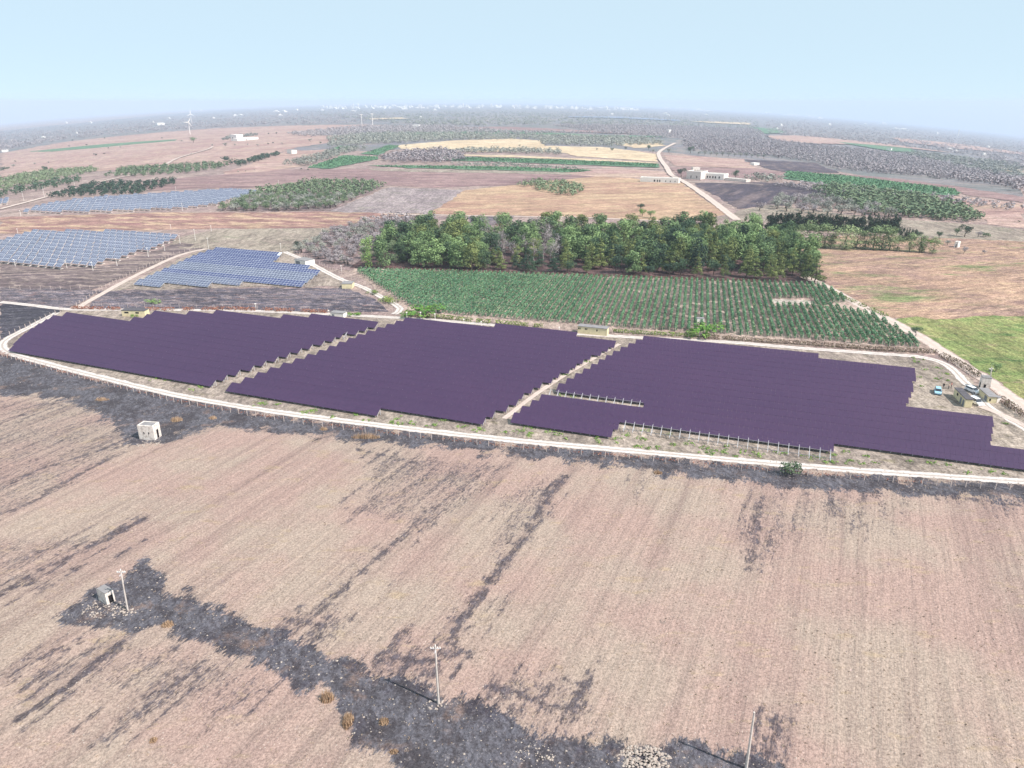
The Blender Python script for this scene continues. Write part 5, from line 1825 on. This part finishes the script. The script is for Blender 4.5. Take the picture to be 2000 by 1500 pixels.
def stone_verts(seed):
    r = random.Random(seed)
    V = []
    for z, rr in ((-.5, .55), (.1, 1.0), (.55, .6)):
        for i in range(5):
            a = 2 * math.pi * i / 5 + r.uniform(-.3, .3)
            k = rr * r.uniform(.75, 1.2)
            V.append((k * math.cos(a), k * math.sin(a), z * r.uniform(.8, 1.1)))
    V.append((0, 0, .8))
    Fc = []
    for lay in (0, 5):
        for i in range(5):
            a, c = lay + i, lay + (i + 1) % 5
            Fc += [(a, c, c + 5), (a, c + 5, a + 5)]
    for i in range(5):
        Fc.append((10 + i, 10 + (i + 1) % 5, 15))
    return np.array(V), np.array(Fc)


STN = [stone_verts(i) for i in range(8)]


def stones(name, label, cat, items, kind='stuff', parent=None):
    Vs, Fs, b = [], [], 0
    for x, y, z, s in items:
        V, Fc = STN[R.randrange(8)]
        a = R.uniform(0, 6.28)
        ca_, sa_ = math.cos(a), math.sin(a)
        W = np.stack([V[:, 0] * ca_ - V[:, 1] * sa_, (V[:, 0] * sa_ + V[:, 1] * ca_) * R.uniform(.6, 1), V[:, 2] * R.uniform(.5, .9)], 1) * s
        Vs.append(W + np.array([x, y, z]))
        Fs.append(Fc + b)
        b += len(V)
    o = link(name, mesh_np(name, np.concatenate(Vs), np.concatenate(Fs), M['stone']), parent)
    if parent is None:
        props(o, label, cat, None, kind)
    else:
        o['kind'] = kind
    return o


it = []
for _ in range(1700):
    px = R.uniform(-10, 2010)
    py = R.uniform(880, 1510)
    x, y, _z = ground(px, py)
    it.append((x, y, .1, R.choice((.06, .07, .08, .1, .14))))
bandw = wpoly(BAND)
for x, y in scatter_poly(bandw, 1.5, 0.5):
    if R.random() < .55:
        it.append((x, y, .1, R.choice((.08, .1, .12, .16, .22))))
for x, y in scatter_poly(wpoly(BELT), 2.3, 0.5):
    if R.random() < .3:
        it.append((x, y, .1, R.choice((.1, .14, .18))))
stones('field_stones', 'small white limestones strewn over the near field', 'stones', it)


def rubble(label, px, py, rx, ry, n, smin, smax, hgt):
    X, Y, _ = ground(px, py)
    e = empty('stone_heap', (X, Y, 0))
    props(e, label, 'stone heap')
    big, small = [], []
    for i in range(n):
        a = R.uniform(0, 6.28)
        q = math.sqrt(R.random())
        x, y = math.cos(a) * q * rx, math.sin(a) * q * ry
        z = hgt * max(0, 1 - q * 1.2) * R.uniform(.5, 1) + .1
        s = R.uniform(smin, smax)
        small.append((x, y, z, s))
    small.sort(key=lambda t: -t[3])
    for x, y, z, s in small[:14]:
        V, Fc = STN[R.randrange(8)]
        o = link('stone', mesh_np('stone', V * s * 1.25, Fc, M['stone']), e, (x, y, z), R.uniform(0, 6))
    stones('rubble', None, None, small[14:], 'stuff', e)


rubble('heap of pale limestone rubble at the bottom edge of the burnt band', 1258, 1484, 3.4, 2.2, 330, .08, .28, .55)
rubble('pale rubble strewn in front of the small stone hut', 205, 1190, 3.6, 2.4, 160, .08, .2, .15)
rubble('pale rubble beside the white field hut', 290, 868, 3.4, 2.4, 90, .08, .2, .1)
rubble('few pale stones around the foot of the middle concrete pole', 852, 1378, 1.8, 1.0, 36, .07, .16, .08)
rubble('pale stones around the foot of the left concrete pole', 252, 1196, 1.6, 1.0, 40, .08, .18, .08)
rubble('scattered stones at the bottom left of the rubble heap', 1045, 1475, 2.6, 1.6, 60, .07, .16, .1)

# ------------------------------------------------------------------ poles
def concrete_pole(label, foot, top, insul=True, mat='concrete'):
    X, Y, _ = ground(*foot)
    # height and lean from where the tip is seen
    best = None
    for h in np.arange(4, 16, .1):
        p = pix(X, Y, h)
        d = abs(p[1] - top[1])
        if best is None or d < best[0]:
            best = (d, h)
    h = best[1]
    e = empty('concrete_pole', (X, Y, 0.05))
    props(e, label, 'pole')
    p = pix(X, Y, h)
    dx = (top[0] - p[0]) * mpp(*foot) * 0.9
    MB().tube((0, 0, -.2), (dx, 0, h), .19, .11, 10).obj('shaft', M[mat], e)
    if insul:
        b = MB()
        b.box(dx - .7, dx + .7, -.05, .05, h - .45, h - .35)
        b.box(dx - .05, dx + .05, -.6, .6, h - .75, h - .65)
        b.obj('crossarm', M['metal'], e)
        for sx, sy, sz in ((-.62, 0, -.35), (0, 0, .02), (.62, 0, -.35), (-.3, 0, -.35), (.3, 0, -.35)):
            MB().tube((dx + sx, sy, h + sz), (dx + sx, sy, h + sz + .22), .09, .05, 6).obj('insulator', M['white'], e)
        MB().tube((.2, -.05, 0), (dx * .7 + .17, -.05, h * .7), .04, .04, 5).obj('conduit', M['wire'], e)
    return e


concrete_pole('tall concrete pole with insulator head on the burnt band', (857, 1375), (850, 1262))
concrete_pole('leaning concrete pole beside the small stone hut', (250, 1192), (236, 1114), True)
concrete_pole('plain concrete pole at the bottom right edge', (1457, 1503), (1473, 1391), False)
concrete_pole('power pole with crossarm beside the grey stone tower', (1932, 760), (1936, 718), True)


def lamp_pole(label, group, px, py, hp):
    X, Y, Z = ground(px, py)
    h = hp * mpp(px, py) / CP
    e = empty('camera_pole', (X, Y, Z))
    props(e, label, 'pole', group)
    MB().tube((0, 0, -.1), (0, 0, h), .11, .08, 6).obj('mast', M['white'], e)
    MB().box(-.22, .22, -.5, .15, h - .05, h + .2).obj('camera_box', M['white'], e)


for px, py, hp in ((30, 520, 12), (131, 524, 13), (182, 529, 16), (229, 520, 14), (290, 502, 16), (322, 490, 15), (352, 476, 14), (35, 456, 8), (207, 456, 7), (334, 447, 7), (413, 452, 10), (382, 470, 20), (408, 488, 21)):
    lamp_pole('thin white camera pole around the nearer tracker field', 'camera poles around the nearer tracker field', px, py, hp)
for px, py, hp in ((41, 422, 10), (47, 393, 17), (87, 385, 18), (119, 386, 12), (357, 412, 14), (344, 374, 8), (545, 366, 12), (147, 367, 14)):
    lamp_pole('thin white pole around the farther tracker field', 'poles around the farther tracker field', px, py, hp)
for px, py, hp in ((549, 490, 13), (667, 530, 10), (500, 604, 10), (643, 619, 12), (795, 625, 14), (822, 623, 12), (850, 626, 12), (906, 634, 10), (1092, 648, 8), (940, 637, 8)):
    lamp_pole('thin white camera pole on the rear fences of the panel fields', 'camera poles on the rear fences', px, py, hp)


# ------------------------------------------------------------------ buildings
def building(name, label, px0, py0, px1, py1, hpx, depth, wall, roof, openings=(), ov=0.12, roof_t=0.18, group=None, cat='cabin', parapet=0.0, recess_side=None):
    """box building whose front foot runs from pixel 0 to pixel 1; openings: (face, f0, f1, z0, z1, what)"""
    A0 = np.array(ground(px0, py0)[:2])
    A1 = np.array(ground(px1, py1)[:2])
    zc = float(terr(*(A0 + A1) / 2))
    d = A1 - A0
    L = float(np.hypot(*d))
    ang = math.atan2(d[1], d[0])
    h = hpx * mpp(px0, py0) / CP
    e = empty(name, (A0[0], A0[1], zc), ang)
    props(e, label, cat, group)
    MB().box(0, L, 0, depth, -.3, h).obj('wall', wall, e)
    if roof is not None:
        MB().box(-ov, L + ov, -ov, depth + ov, h + .003, h + roof_t).obj('roof', roof, e)
    if parapet:
        b = MB()
        b.box(0, L, 0, .3, h + .003, h + parapet)
        b.box(0, L, depth - .3, depth, h + .003, h + parapet)
        b.box(0, .3, .303, depth - .303, h + .003, h + parapet)
        b.box(L - .3, L, .303, depth - .303, h + .003, h + parapet)
        b.obj('parapet', wall, e)
    for face, f0, f1, z0, z1, what in openings:
        nm = 'door' if what.startswith('door') else ('window' if what.startswith('win') else 'vent')
        mt = M['dark'] if what.endswith('dark') else M['door']
        b = MB()
        if face == 'front':
            b.box(f0 * L, f1 * L, -.03, .05, z0 * h, z1 * h)
        elif face == 'left':
            b.box(-.03, .05, f0 * depth, f1 * depth, z0 * h, z1 * h)
        else:
            b.box(L - .05, L + .03, f0 * depth, f1 * depth, z0 * h, z1 * h)
        b.obj(nm, mt, e)
    return e


building('cabin', 'cream yellow cabin with dark roof behind the left violet block', 239, 618, 284, 619, 11, 3.2, M['yellowwall'], M['roofdark'], (('front', .12, .3, .55, .8, 'vent_dark'), ('front', .6, .75, .55, .8, 'vent_dark')))
building('cabin', 'white cabin behind the left violet block near the gap', 646, 620, 671, 622, 9, 3.0, M['white'], M['roofgrey'], (('front', .1, .3, 0, .7, 'door'),))
building('cabin', 'long cream cabin between the middle block and the vineyard', 1128, 651, 1185, 657, 13.5, 3.0, M['yellowwall'], M['roofgrey'], (('front', .02, .06, .6, .85, 'vent_dark'), ('front', .08, .1, .6, .85, 'vent_dark'), ('front', .25, .28, .6, .85, 'vent_dark'), ('front', .3, .33, .6, .85, 'vent_dark'), ('front', .64, .68, .55, .8, 'vent_dark')))
building('cabin', 'grey and white cabin at the top right of the blue panel field', 576, 517, 597, 521, 10, 6.0, M['white'], M['roofgrey'], (('front', .1, .5, 0, .8, 'door'), ('left', .2, .6, 0, .8, 'door')))
building('cabin', 'cream cabin with grey roof below the blue panel field', 668, 564, 688, 564, 9, 5.0, M['yellowwall'], M['roofgrey'], (('left', .1, .4, 0, .8, 'door'), ('left', .55, .85, 0, .8, 'door')))
# the three near the cars
e = building('cabin', 'cream cabin with dark flat roof left of the parked white cars', 1883, 796, 1897, 797, 16, 8.6, M['yellowwall'], M['roofdark'], (('left', .08, .2, 0, .75, 'door'), ('left', .3, .42, 0, .75, 'door'), ('left', .62, .74, .5, .8, 'vent_dark')), ov=0.15)
e2 = building('cabin', 'ruined cream cabin with sunken roof right of the white cars', 1929, 787, 1945, 788, 12, 6.5, M['yellowwall'], M['roofgrey'], (('left', .15, .4, 0, .8, 'door'), ('front', .1, .3, .3, .7, 'win_dark')), ov=0.2)
building('annex', 'pale low annex at the right side of the ruined cabin', 1946, 788, 1953, 786, 10, 3.2, M['whitestone'], M['roofgrey'], cat='cabin')
building('stone_tower', 'weathered grey stone tower block beside the dirt road', 1914, 760, 1932, 762, 22, 2.4, M['whitestone'], M['roofgrey'], (('left', .2, .6, 0, .5, 'door_dark'), ('front', .3, .55, .1, .45, 'win_dark')), cat='tower', ov=0.05)
building('pump_box', 'small white pump box above the bright green bush', 1361, 632, 1375, 632, 9, 1.6, M['white'], M['roofgrey'], cat='box', ov=0.05)


def hut(label, px0, py0, px1, py1, hpx, depth, roofm, dfront, par=0.0):
    e = building('stone_hut', label, px0, py0, px1, py1, hpx, depth, M['whitestone'], roofm, dfront, ov=-0.02, roof_t=.14, cat='hut', parapet=par)
    return e


hut('white stone hut with dark doorway on the burnt belt', 303, 861, 316, 852, 27, 4.2, M['roofgrey'], (('front', .4, .66, 0.06, .68, 'door_dark'), ('left', .3, .36, .45, .6, 'win_dark'), ('left', .6, .66, .45, .6, 'win_dark')), 0.25)
hut('small stone hut with dark doorway beside the leaning pole', 210, 1183, 226, 1174, 25, 2.5, M['roofgrey'], (('front', .3, .82, 0.08, .72, 'door_dark'),))

# far farmsteads
building('farmhouse', 'ruined white farmstead with stepped walls by the far road', 1340, 349, 1368, 351, 12, 18, M['whitestone'], None, (('front', .3, .36, .2, .5, 'win_dark'), ('front', .7, .76, .2, .5, 'win_dark')), cat='farmhouse', parapet=1.2)
building('farmhouse', 'low white farm wing with a row of dark windows', 1372, 349, 1413, 352, 9, 12, M['white'], None, tuple(('front', f, f + .06, .25, .65, 'win_dark') for f in (.08, .2, .32, .46, .58, .76)), cat='farmhouse', parapet=.8)
building('farm_shed', 'low pale shed right of the farm wing', 1415, 352, 1457, 356, 4, 8, M['whitestone'], None, cat='shed', parapet=.4)
building('farm_ruin', 'tall broken white wall on top of the farmstead', 1352, 346, 1366, 346, 15, 5, M['whitestone'], None, (('front', .2, .35, .3, .6, 'win_dark'),), cat='ruin', parapet=1.5)
building('barn', 'long white roofless barn on the golden field', 1250, 355, 1325, 358.5, 7, 9, M['white'], None, (('front', .36, .4, .2, .7, 'win_dark'), ('front', .44, .47, .2, .7, 'win_dark'), ('front', .5, .53, .2, .7, 'win_dark'), ('front', .66, .68, .3, .6, 'win_dark'), ('front', .78, .8, .3, .6, 'win_dark'), ('front', .9, .92, .3, .6, 'win_dark')), cat='barn', parapet=.8)
building('farmhouse', 'white farmhouse block on the left tan field', 451, 275, 463, 275, 10, 18, M['white'], None, (('front', .3, .45, .3, .6, 'win_dark'),), cat='farmhouse', parapet=1.0)
building('farm_shed', 'long low white farm wing right of the far left farmhouse', 464, 276, 505, 272, 4, 14, M['white'], None, (('front', .4, .44, .1, .6, 'door_dark'),), cat='shed', parapet=.6)
building('farmhouse', 'small white house beside grey trees on the far tan field', 561, 300, 570, 301, 7, 9, M['white'], M['roofgrey'], cat='house')
building('ruin', 'small white ruin with doorway on the right pasture', 1863, 483, 1870, 484, 10, 2.6, M['white'], None, (('front', .4, .65, 0, .6, 'door_dark'),), cat='ruin', parapet=.3)
building('farmhouse', 'white house among far groves below the town', 806, 250, 818, 250, 5, 16, M['white'], None, cat='house', parapet=.8)
building('warehouse', 'wide white warehouse on the hazy left horizon plain', 308, 245, 322, 244, 4, 30, M['white'], M['white'], cat='warehouse')
building('farmhouse', 'white house in the green strip on the right plain', 1731, 294, 1740, 295, 4.5, 12, M['white'], M['roofgrey'], cat='house')
building('farmhouse', 'tiny white house at the left picture edge below the grove', 12, 297, 17, 296, 4, 10, M['white'], M['roofgrey'], cat='house')
building('farm_shed', 'two tiny white sheds on the dark ploughed rows', 1473, 323, 1483, 323, 4, 8, M['white'], M['white'], cat='shed')
building('farmhouse', 'small pale house by the tall grove at far centre right', 1307, 259, 1311, 259, 5, 10, M['white'], None, cat='house')

# the town and the scattered far white houses
def house_mesh(seed):
    r = random.Random(seed)
    b = MB()
    w = r.uniform(.8, 1.3)
    b.box(-w, w, -.8, .8, -.2, 1.0)
    b.box(-w * .6, w * r.uniform(0, .5), -.5, .6, 1.003, 1.0 + r.uniform(.3, .8))
    b.box(-w - .03, w + .03, -.83, -.803, .9, 1.06)
    for i in range(3):
        x = -w * .7 + i * w * .6
        b.box(x, x + w * .22, -.83, -.79, .3, .65, 1)
    return b.mesh('house', M['white'], M['dark'])


HM = [house_mesh(i) for i in range(6)]


def house(px, py, wpx, hpx, label, group):
    X, Y, Z = ground(px, py)
    m_ = mpp(px, py)
    o = link('house', HM[R.randrange(6)], None, (X, Y, Z), R.uniform(-.5, .5), (wpx * m_ / 2, wpx * m_ / 2, hpx * m_))
    props(o, label, 'house', group)


for i in range(150):
    f = R.random()
    px = 625 + 620 * f ** 0.95
    base = np.interp(px, [620, 800, 1000, 1240], [211.5, 209.5, 209.5, 214])
    house(px, base + R.uniform(-2.2, 2.6), R.uniform(2.5, 8), R.uniform(1.2, 3.0), 'white house of the town on the horizon', 'white houses of the town on the horizon')
for px in (905, 960, 1125, 700, 690):
    house(px, 209.5, 2.2, 5.5, 'white tower block standing above the town roofs', 'white towers above the town roofs')
for px, py, w in ((1300, 213, 16), (1330, 214, 22), (1365, 216, 18), (1385, 219, 14), (1480, 220, 12), (1500, 223, 24), (1545, 226, 22), (1580, 229, 14), (1225, 213, 16), (1232, 215, 10), (1750, 253, 12), (1765, 254, 16), (1690, 245, 8), (1725, 243, 12), (1600, 232, 10), (1380, 226, 8), (1300, 223, 8), (1305, 226, 6), (1195, 224, 5)):
    house(px, py, w, 2.2, 'white shed or depot on the hazy plain right of the town', 'white sheds on the hazy plain right of the town')
for px, py, w in ((540, 219, 8), (555, 219, 10), (580, 216, 5), (548, 226, 6), (460, 227, 8), (418, 232, 5), (330, 232, 4), (300, 240, 4), (178, 241, 4), (130, 241, 4), (394, 217, 4), (85, 269, 6), (24, 276, 3), (150, 261, 3), (790, 214, 10), (850, 216, 8), (1350, 214, 6), (470, 226, 8), (630, 216, 6), (690, 218, 8), (822, 230, 4)):
    house(px, py, w, 2.0, 'white house scattered on the hazy plain left of the town', 'white houses scattered on the hazy plain left of the town')
for px, py, w in ((1518, 253, 4), (1525, 246, 6), (1830, 262, 4), (1855, 293, 10), (1868, 296, 6), (1922, 303, 6), (1930, 288, 5), (1850, 330, 8), (1812, 319, 6), (1925, 335, 5), (1956, 344, 4), (1620, 245, 5), (1695, 232, 6), (1448, 260, 4)):
    house(px, py, w, 2.4, 'white house scattered among the groves of the right plain', 'white houses among the groves of the right plain')

# ------------------------------------------------------------------ turbines, masts and tower
def turbine(label, px, py, hubpx, bladepx, a0):
    X, Y, Z = ground(px, py)
    m_ = mpp(px, py)
    h = hubpx * m_ / CP
    Lb = bladepx * m_
    e = empty('wind_turbine', (X, Y, Z), 0.5)
    props(e, label, 'wind turbine')
    MB().tube((0, 0, -1), (0, 0, h), max(1.0, h * .028), max(.6, h * .018), 10).obj('tower', M['white'], e)
    MB().box(-1.2, 1.2, -3, 4, h - .4, h + 2.2).obj('nacelle', M['white'], e)
    for k in range(3):
        a = a0 + k * 2 * math.pi / 3
        b = MB()
        d = Vector((math.sin(a), 0, math.cos(a)))
        s = Vector((math.cos(a), 0, -math.sin(a)))
        c = Vector((0, -3.6, h + .9))
        w0, w1 = Lb * .055, Lb * .02
        vs_ = []
        for q, w in ((0.02, w0), (.25, w0 * 1.4), (1.0, w1)):
            for sg, t in ((-1, .25), (1, .25), (1, -.25), (-1, -.25)):
                vs_.append(c + d * (Lb * q) + s * (sg * w) + Vector((0, t, 0)))
        fs = []
        for lay in (0, 4):
            for i in range(4):
                fs.append((lay + i, lay + (i + 1) % 4, lay + 4 + (i + 1) % 4, lay + 4 + i))
        fs += [(3, 2, 1, 0), (8, 9, 10, 11)]
        b.add(vs_, fs)
        b.obj('blade', M['white'], e)
    MB().tube((0, -4.6, h + .9), (0, -3.0, h + .9), .5, 1.1, 8).obj('hub', M['white'], e)


turbine('white wind turbine standing on the left tan field', 371.5, 263, 21, 9, 0.5)
turbine('fainter white wind turbine behind the nearer one', 374.5, 240, 15, 8, 0.0)


def mast(label, px, py, hp):
    X, Y, Z = ground(px, py)
    m_ = mpp(px, py)
    h = hp * m_ / CP
    e = empty('floodlight_mast', (X, Y, Z))
    props(e, label, 'mast')
    MB().tube((0, 0, -1), (0, 0, h), 1.0, .7, 8).obj('mast', M['white'], e)
    MB().box(-4.5, 4.5, -.6, .6, h - 2, h + .4).obj('head', M['white'], e)


mast('left of two white masts before the town', 707, 244, 18)
mast('right of two white masts before the town', 728, 245, 20)
mast('short white mast on the hazy plain before the town', 697, 217, 8)
X, Y, Z = ground(1870.5, 268)
m_ = mpp(1870.5, 268)
e = empty('water_tower', (X, Y, Z))
props(e, 'slim white water tower on the right horizon plain', 'tower')
MB().tube((0, 0, -1), (0, 0, 11 * m_), .7 * m_, .6 * m_, 10).obj('shaft', M['white'], e)
MB().tube((0, 0, 10.5 * m_), (0, 0, 14.5 * m_), .9 * m_, 1.1 * m_, 12).obj('tank', M['white'], e)

# ------------------------------------------------------------------ cars
def car(label, px, py, heading, color, van=False):
    X, Y, _ = ground(px, py)
    pm = plain_mat('car_paint', color, rough=0.25, var=0.02, spec=0.6)
    e = empty('car', (X, Y, 0.05), heading)
    props(e, label, 'car', None)
    hh = 1.72 if van else 1.48
    b = MB()
    prof = [(-2.1, .32), (-2.12, .7), (-2.0, .95), (-.9, 1.0) if not van else (-1.9, 1.0), (1.0, .98), (1.95, .82), (2.12, .6), (2.1, .32)]
    b.prism([(x, z) for x, z in prof], 1.72)
    b.obj('body', pm, e)
    rx0, rx1 = (-1.95, .35) if not van else (-2.0, .5)
    g = MB()
    z0 = .985
    V = [(-2.02 if van else -1.9, -.82, z0), (1.15, -.82, z0), (1.15, .82, z0), (-2.02 if van else -1.9, .82, z0), (rx0 + .25, -.66, hh - .04), (rx1, -.66, hh - .04), (rx1, .66, hh - .04), (rx0 + .25, .66, hh - .04)]
    g.add(V, [(3, 2, 1, 0), (4, 5, 6, 7), (0, 1, 5, 4), (1, 2, 6, 5), (2, 3, 7, 6), (3, 0, 4, 7)])
    g.obj('windows', plain_mat('car_glass', A(40, 46, 56), rough=0.1, var=0.02, spec=0.7), e)
    MB().box(rx0 + .2, rx1 + .04, -.68, .68, hh - .036, hh + .03, tx=.06, ty=.05).obj('roof', pm, e)
    for sx in (-1.3, 1.35):
        for sy in (-.86, .86):
            w = MB().tube((sx, sy - .1, .32), (sx, sy + .1, .32), .32, .32, 14).obj('wheel', plain_mat('tyre', A(40, 38, 40), var=.1), e)
            s = 1 if sy > 0 else -1
            MB().tube((sx, sy + s * .1, .32), (sx, sy + s * .115, .32), .19, .17, 10).obj('rim', M['metal'], w)
    for sy in (-.62, .62):
        MB().box(2.0, 2.135, sy - .18, sy + .18, .62, .76).obj('headlight', plain_mat('lamp_glass', A(225, 230, 235), rough=.2, var=.02), e)
        MB().box(-2.14, -2.0, sy - .16, sy + .16, .7, .86).obj('tail_light', plain_mat('tail_lamp', A(140, 30, 30), rough=.3, var=.02), e)
    for sy in (-.93, .93):
        MB().box(.75, .95, sy - .09, sy + .09, .98, 1.12).obj('mirror', pm, e)


car('light blue car parked alone on the dry grass near the people', 1831, 768, math.radians(-118), A(150, 192, 212))
car('white car farther back between the two cream cabins', 1899, 766, math.radians(-75), A(228, 232, 238))
car('white car nearer the front between the two cream cabins', 1905, 789, math.radians(-80), A(236, 238, 242), True)


# ------------------------------------------------------------------ people
def person(label, px, py, face, shirt, trousers, arm):
    X, Y, _ = ground(px, py)
    e = empty('person', (X, Y, 0.05), face)
    props(e, label, 'person', None)
    me = bpy.data.meshes.new('body')
    J = {'pelvis': (0, 0, .95, .15), 'waist': (0, 0, 1.12, .14), 'chest': (0, .01, 1.34, .17), 'neck': (0, 0, 1.5, .06), 'chin': (0, .02, 1.57, .075), 'head': (0, .02, 1.66, .1), 'crown': (0, .01, 1.74, .06),
         'hl': (-.1, 0, .9, .1), 'kl': (-.12, .03, .5, .07), 'al': (-.13, 0, .1, .045), 'tl': (-.14, .16, .04, .04), 'hr': (.1, 0, .9, .1), 'kr': (.12, .05, .5, .07), 'ar': (.14, .02, .1, .045), 'tr': (.15, .18, .04, .04),
         'sl': (-.2, 0, 1.42, .065), 'el': (-.27, .02, 1.14, .05), 'wl': (-.24, .16 + arm, .92 + arm, .035), 'fl': (-.23, .2 + arm, .84 + arm * 1.3, .03), 'sr': (.2, 0, 1.42, .065), 'er': (.28, 0, 1.13, .05), 'wr': (.26, .12, .9, .035), 'fr': (.25, .15, .82, .03)}
    names = list(J)
    E_ = [('pelvis', 'waist'), ('waist', 'chest'), ('chest', 'neck'), ('neck', 'chin'), ('chin', 'head'), ('head', 'crown'), ('pelvis', 'hl'), ('hl', 'kl'), ('kl', 'al'), ('al', 'tl'), ('pelvis', 'hr'), ('hr', 'kr'), ('kr', 'ar'), ('ar', 'tr'), ('chest', 'sl'), ('sl', 'el'), ('el', 'wl'), ('wl', 'fl'), ('chest', 'sr'), ('sr', 'er'), ('er', 'wr'), ('wr', 'fr')]
    me.from_pydata([J[n][:3] for n in names], [(names.index(a), names.index(b)) for a, b in E_], [])
    o = link('body', me, e)
    md = o.modifiers.new('skin', 'SKIN')
    for i, n in enumerate(names):
        sv = me.skin_vertices[0].data[i] if me.skin_vertices else None
        if sv:
            sv.radius = (J[n][3], J[n][3])
            sv.use_root = (n == 'pelvis')
    o.modifiers.new('sub', 'SUBSURF').levels = 1
    o.modifiers['sub'].render_levels = 1
    m, nt, p = new_mat('clothes')
    tc = nnode(nt, 'ShaderNodeTexCoord')
    sx = nnode(nt, 'ShaderNodeSeparateXYZ')
    nt.links.new(tc.outputs['Object'], sx.inputs[0])
    z = sx.outputs['Z']
    c = mixc(nt, math_(nt, 'GREATER_THAN', z, .98), trousers, shirt)
    c = mixc(nt, math_(nt, 'GREATER_THAN', z, 1.5), c, A(176, 128, 104))
    c = mixc(nt, math_(nt, 'GREATER_THAN', z, 1.7), c, A(50, 38, 32))
    nt.links.new(c, p.inputs['Base Color'])
    me.materials.append(m)


def ensure_skin():
    pass


person('person in dark clothes standing left behind the light blue car', 1842, 759, 2.2, A(34, 32, 38), A(40, 40, 50), 0)
person('person in pale shirt and dark trousers right of the dark figure', 1852, 760, -2.0, A(206, 176, 160), A(44, 42, 52), .12)
person('person in pinkish shirt standing rightmost of the group', 1857, 758, -2.4, A(190, 130, 120), A(70, 60, 66), .05)

# ------------------------------------------------------------------ haze
hz = MB().box(-60000, 60000, -3000, 60000, -3600, 95)
m = bpy.data.materials.new('haze_air')
m.use_nodes = True
nt = m.node_tree
nt.nodes.remove(nt.nodes['Principled BSDF'])
pv = nt.nodes.new('ShaderNodeVolumePrincipled')
pv.inputs['Color'].default_value = HAZE_COLOR + (1,)
pv.inputs['Density'].default_value = HAZE_DENSITY
pv.inputs['Anisotropy'].default_value = 0.0
nt.links.new(pv.outputs[0], nt.nodes['Material Output'].inputs['Volume'])
o = hz.obj('haze', m)
props(o, kind='stuff')
print('COUNTS olives', n_olive, 'vine rows', nrow, 'trackers', len(T1), len(T2), 'objects', len(bpy.data.objects))
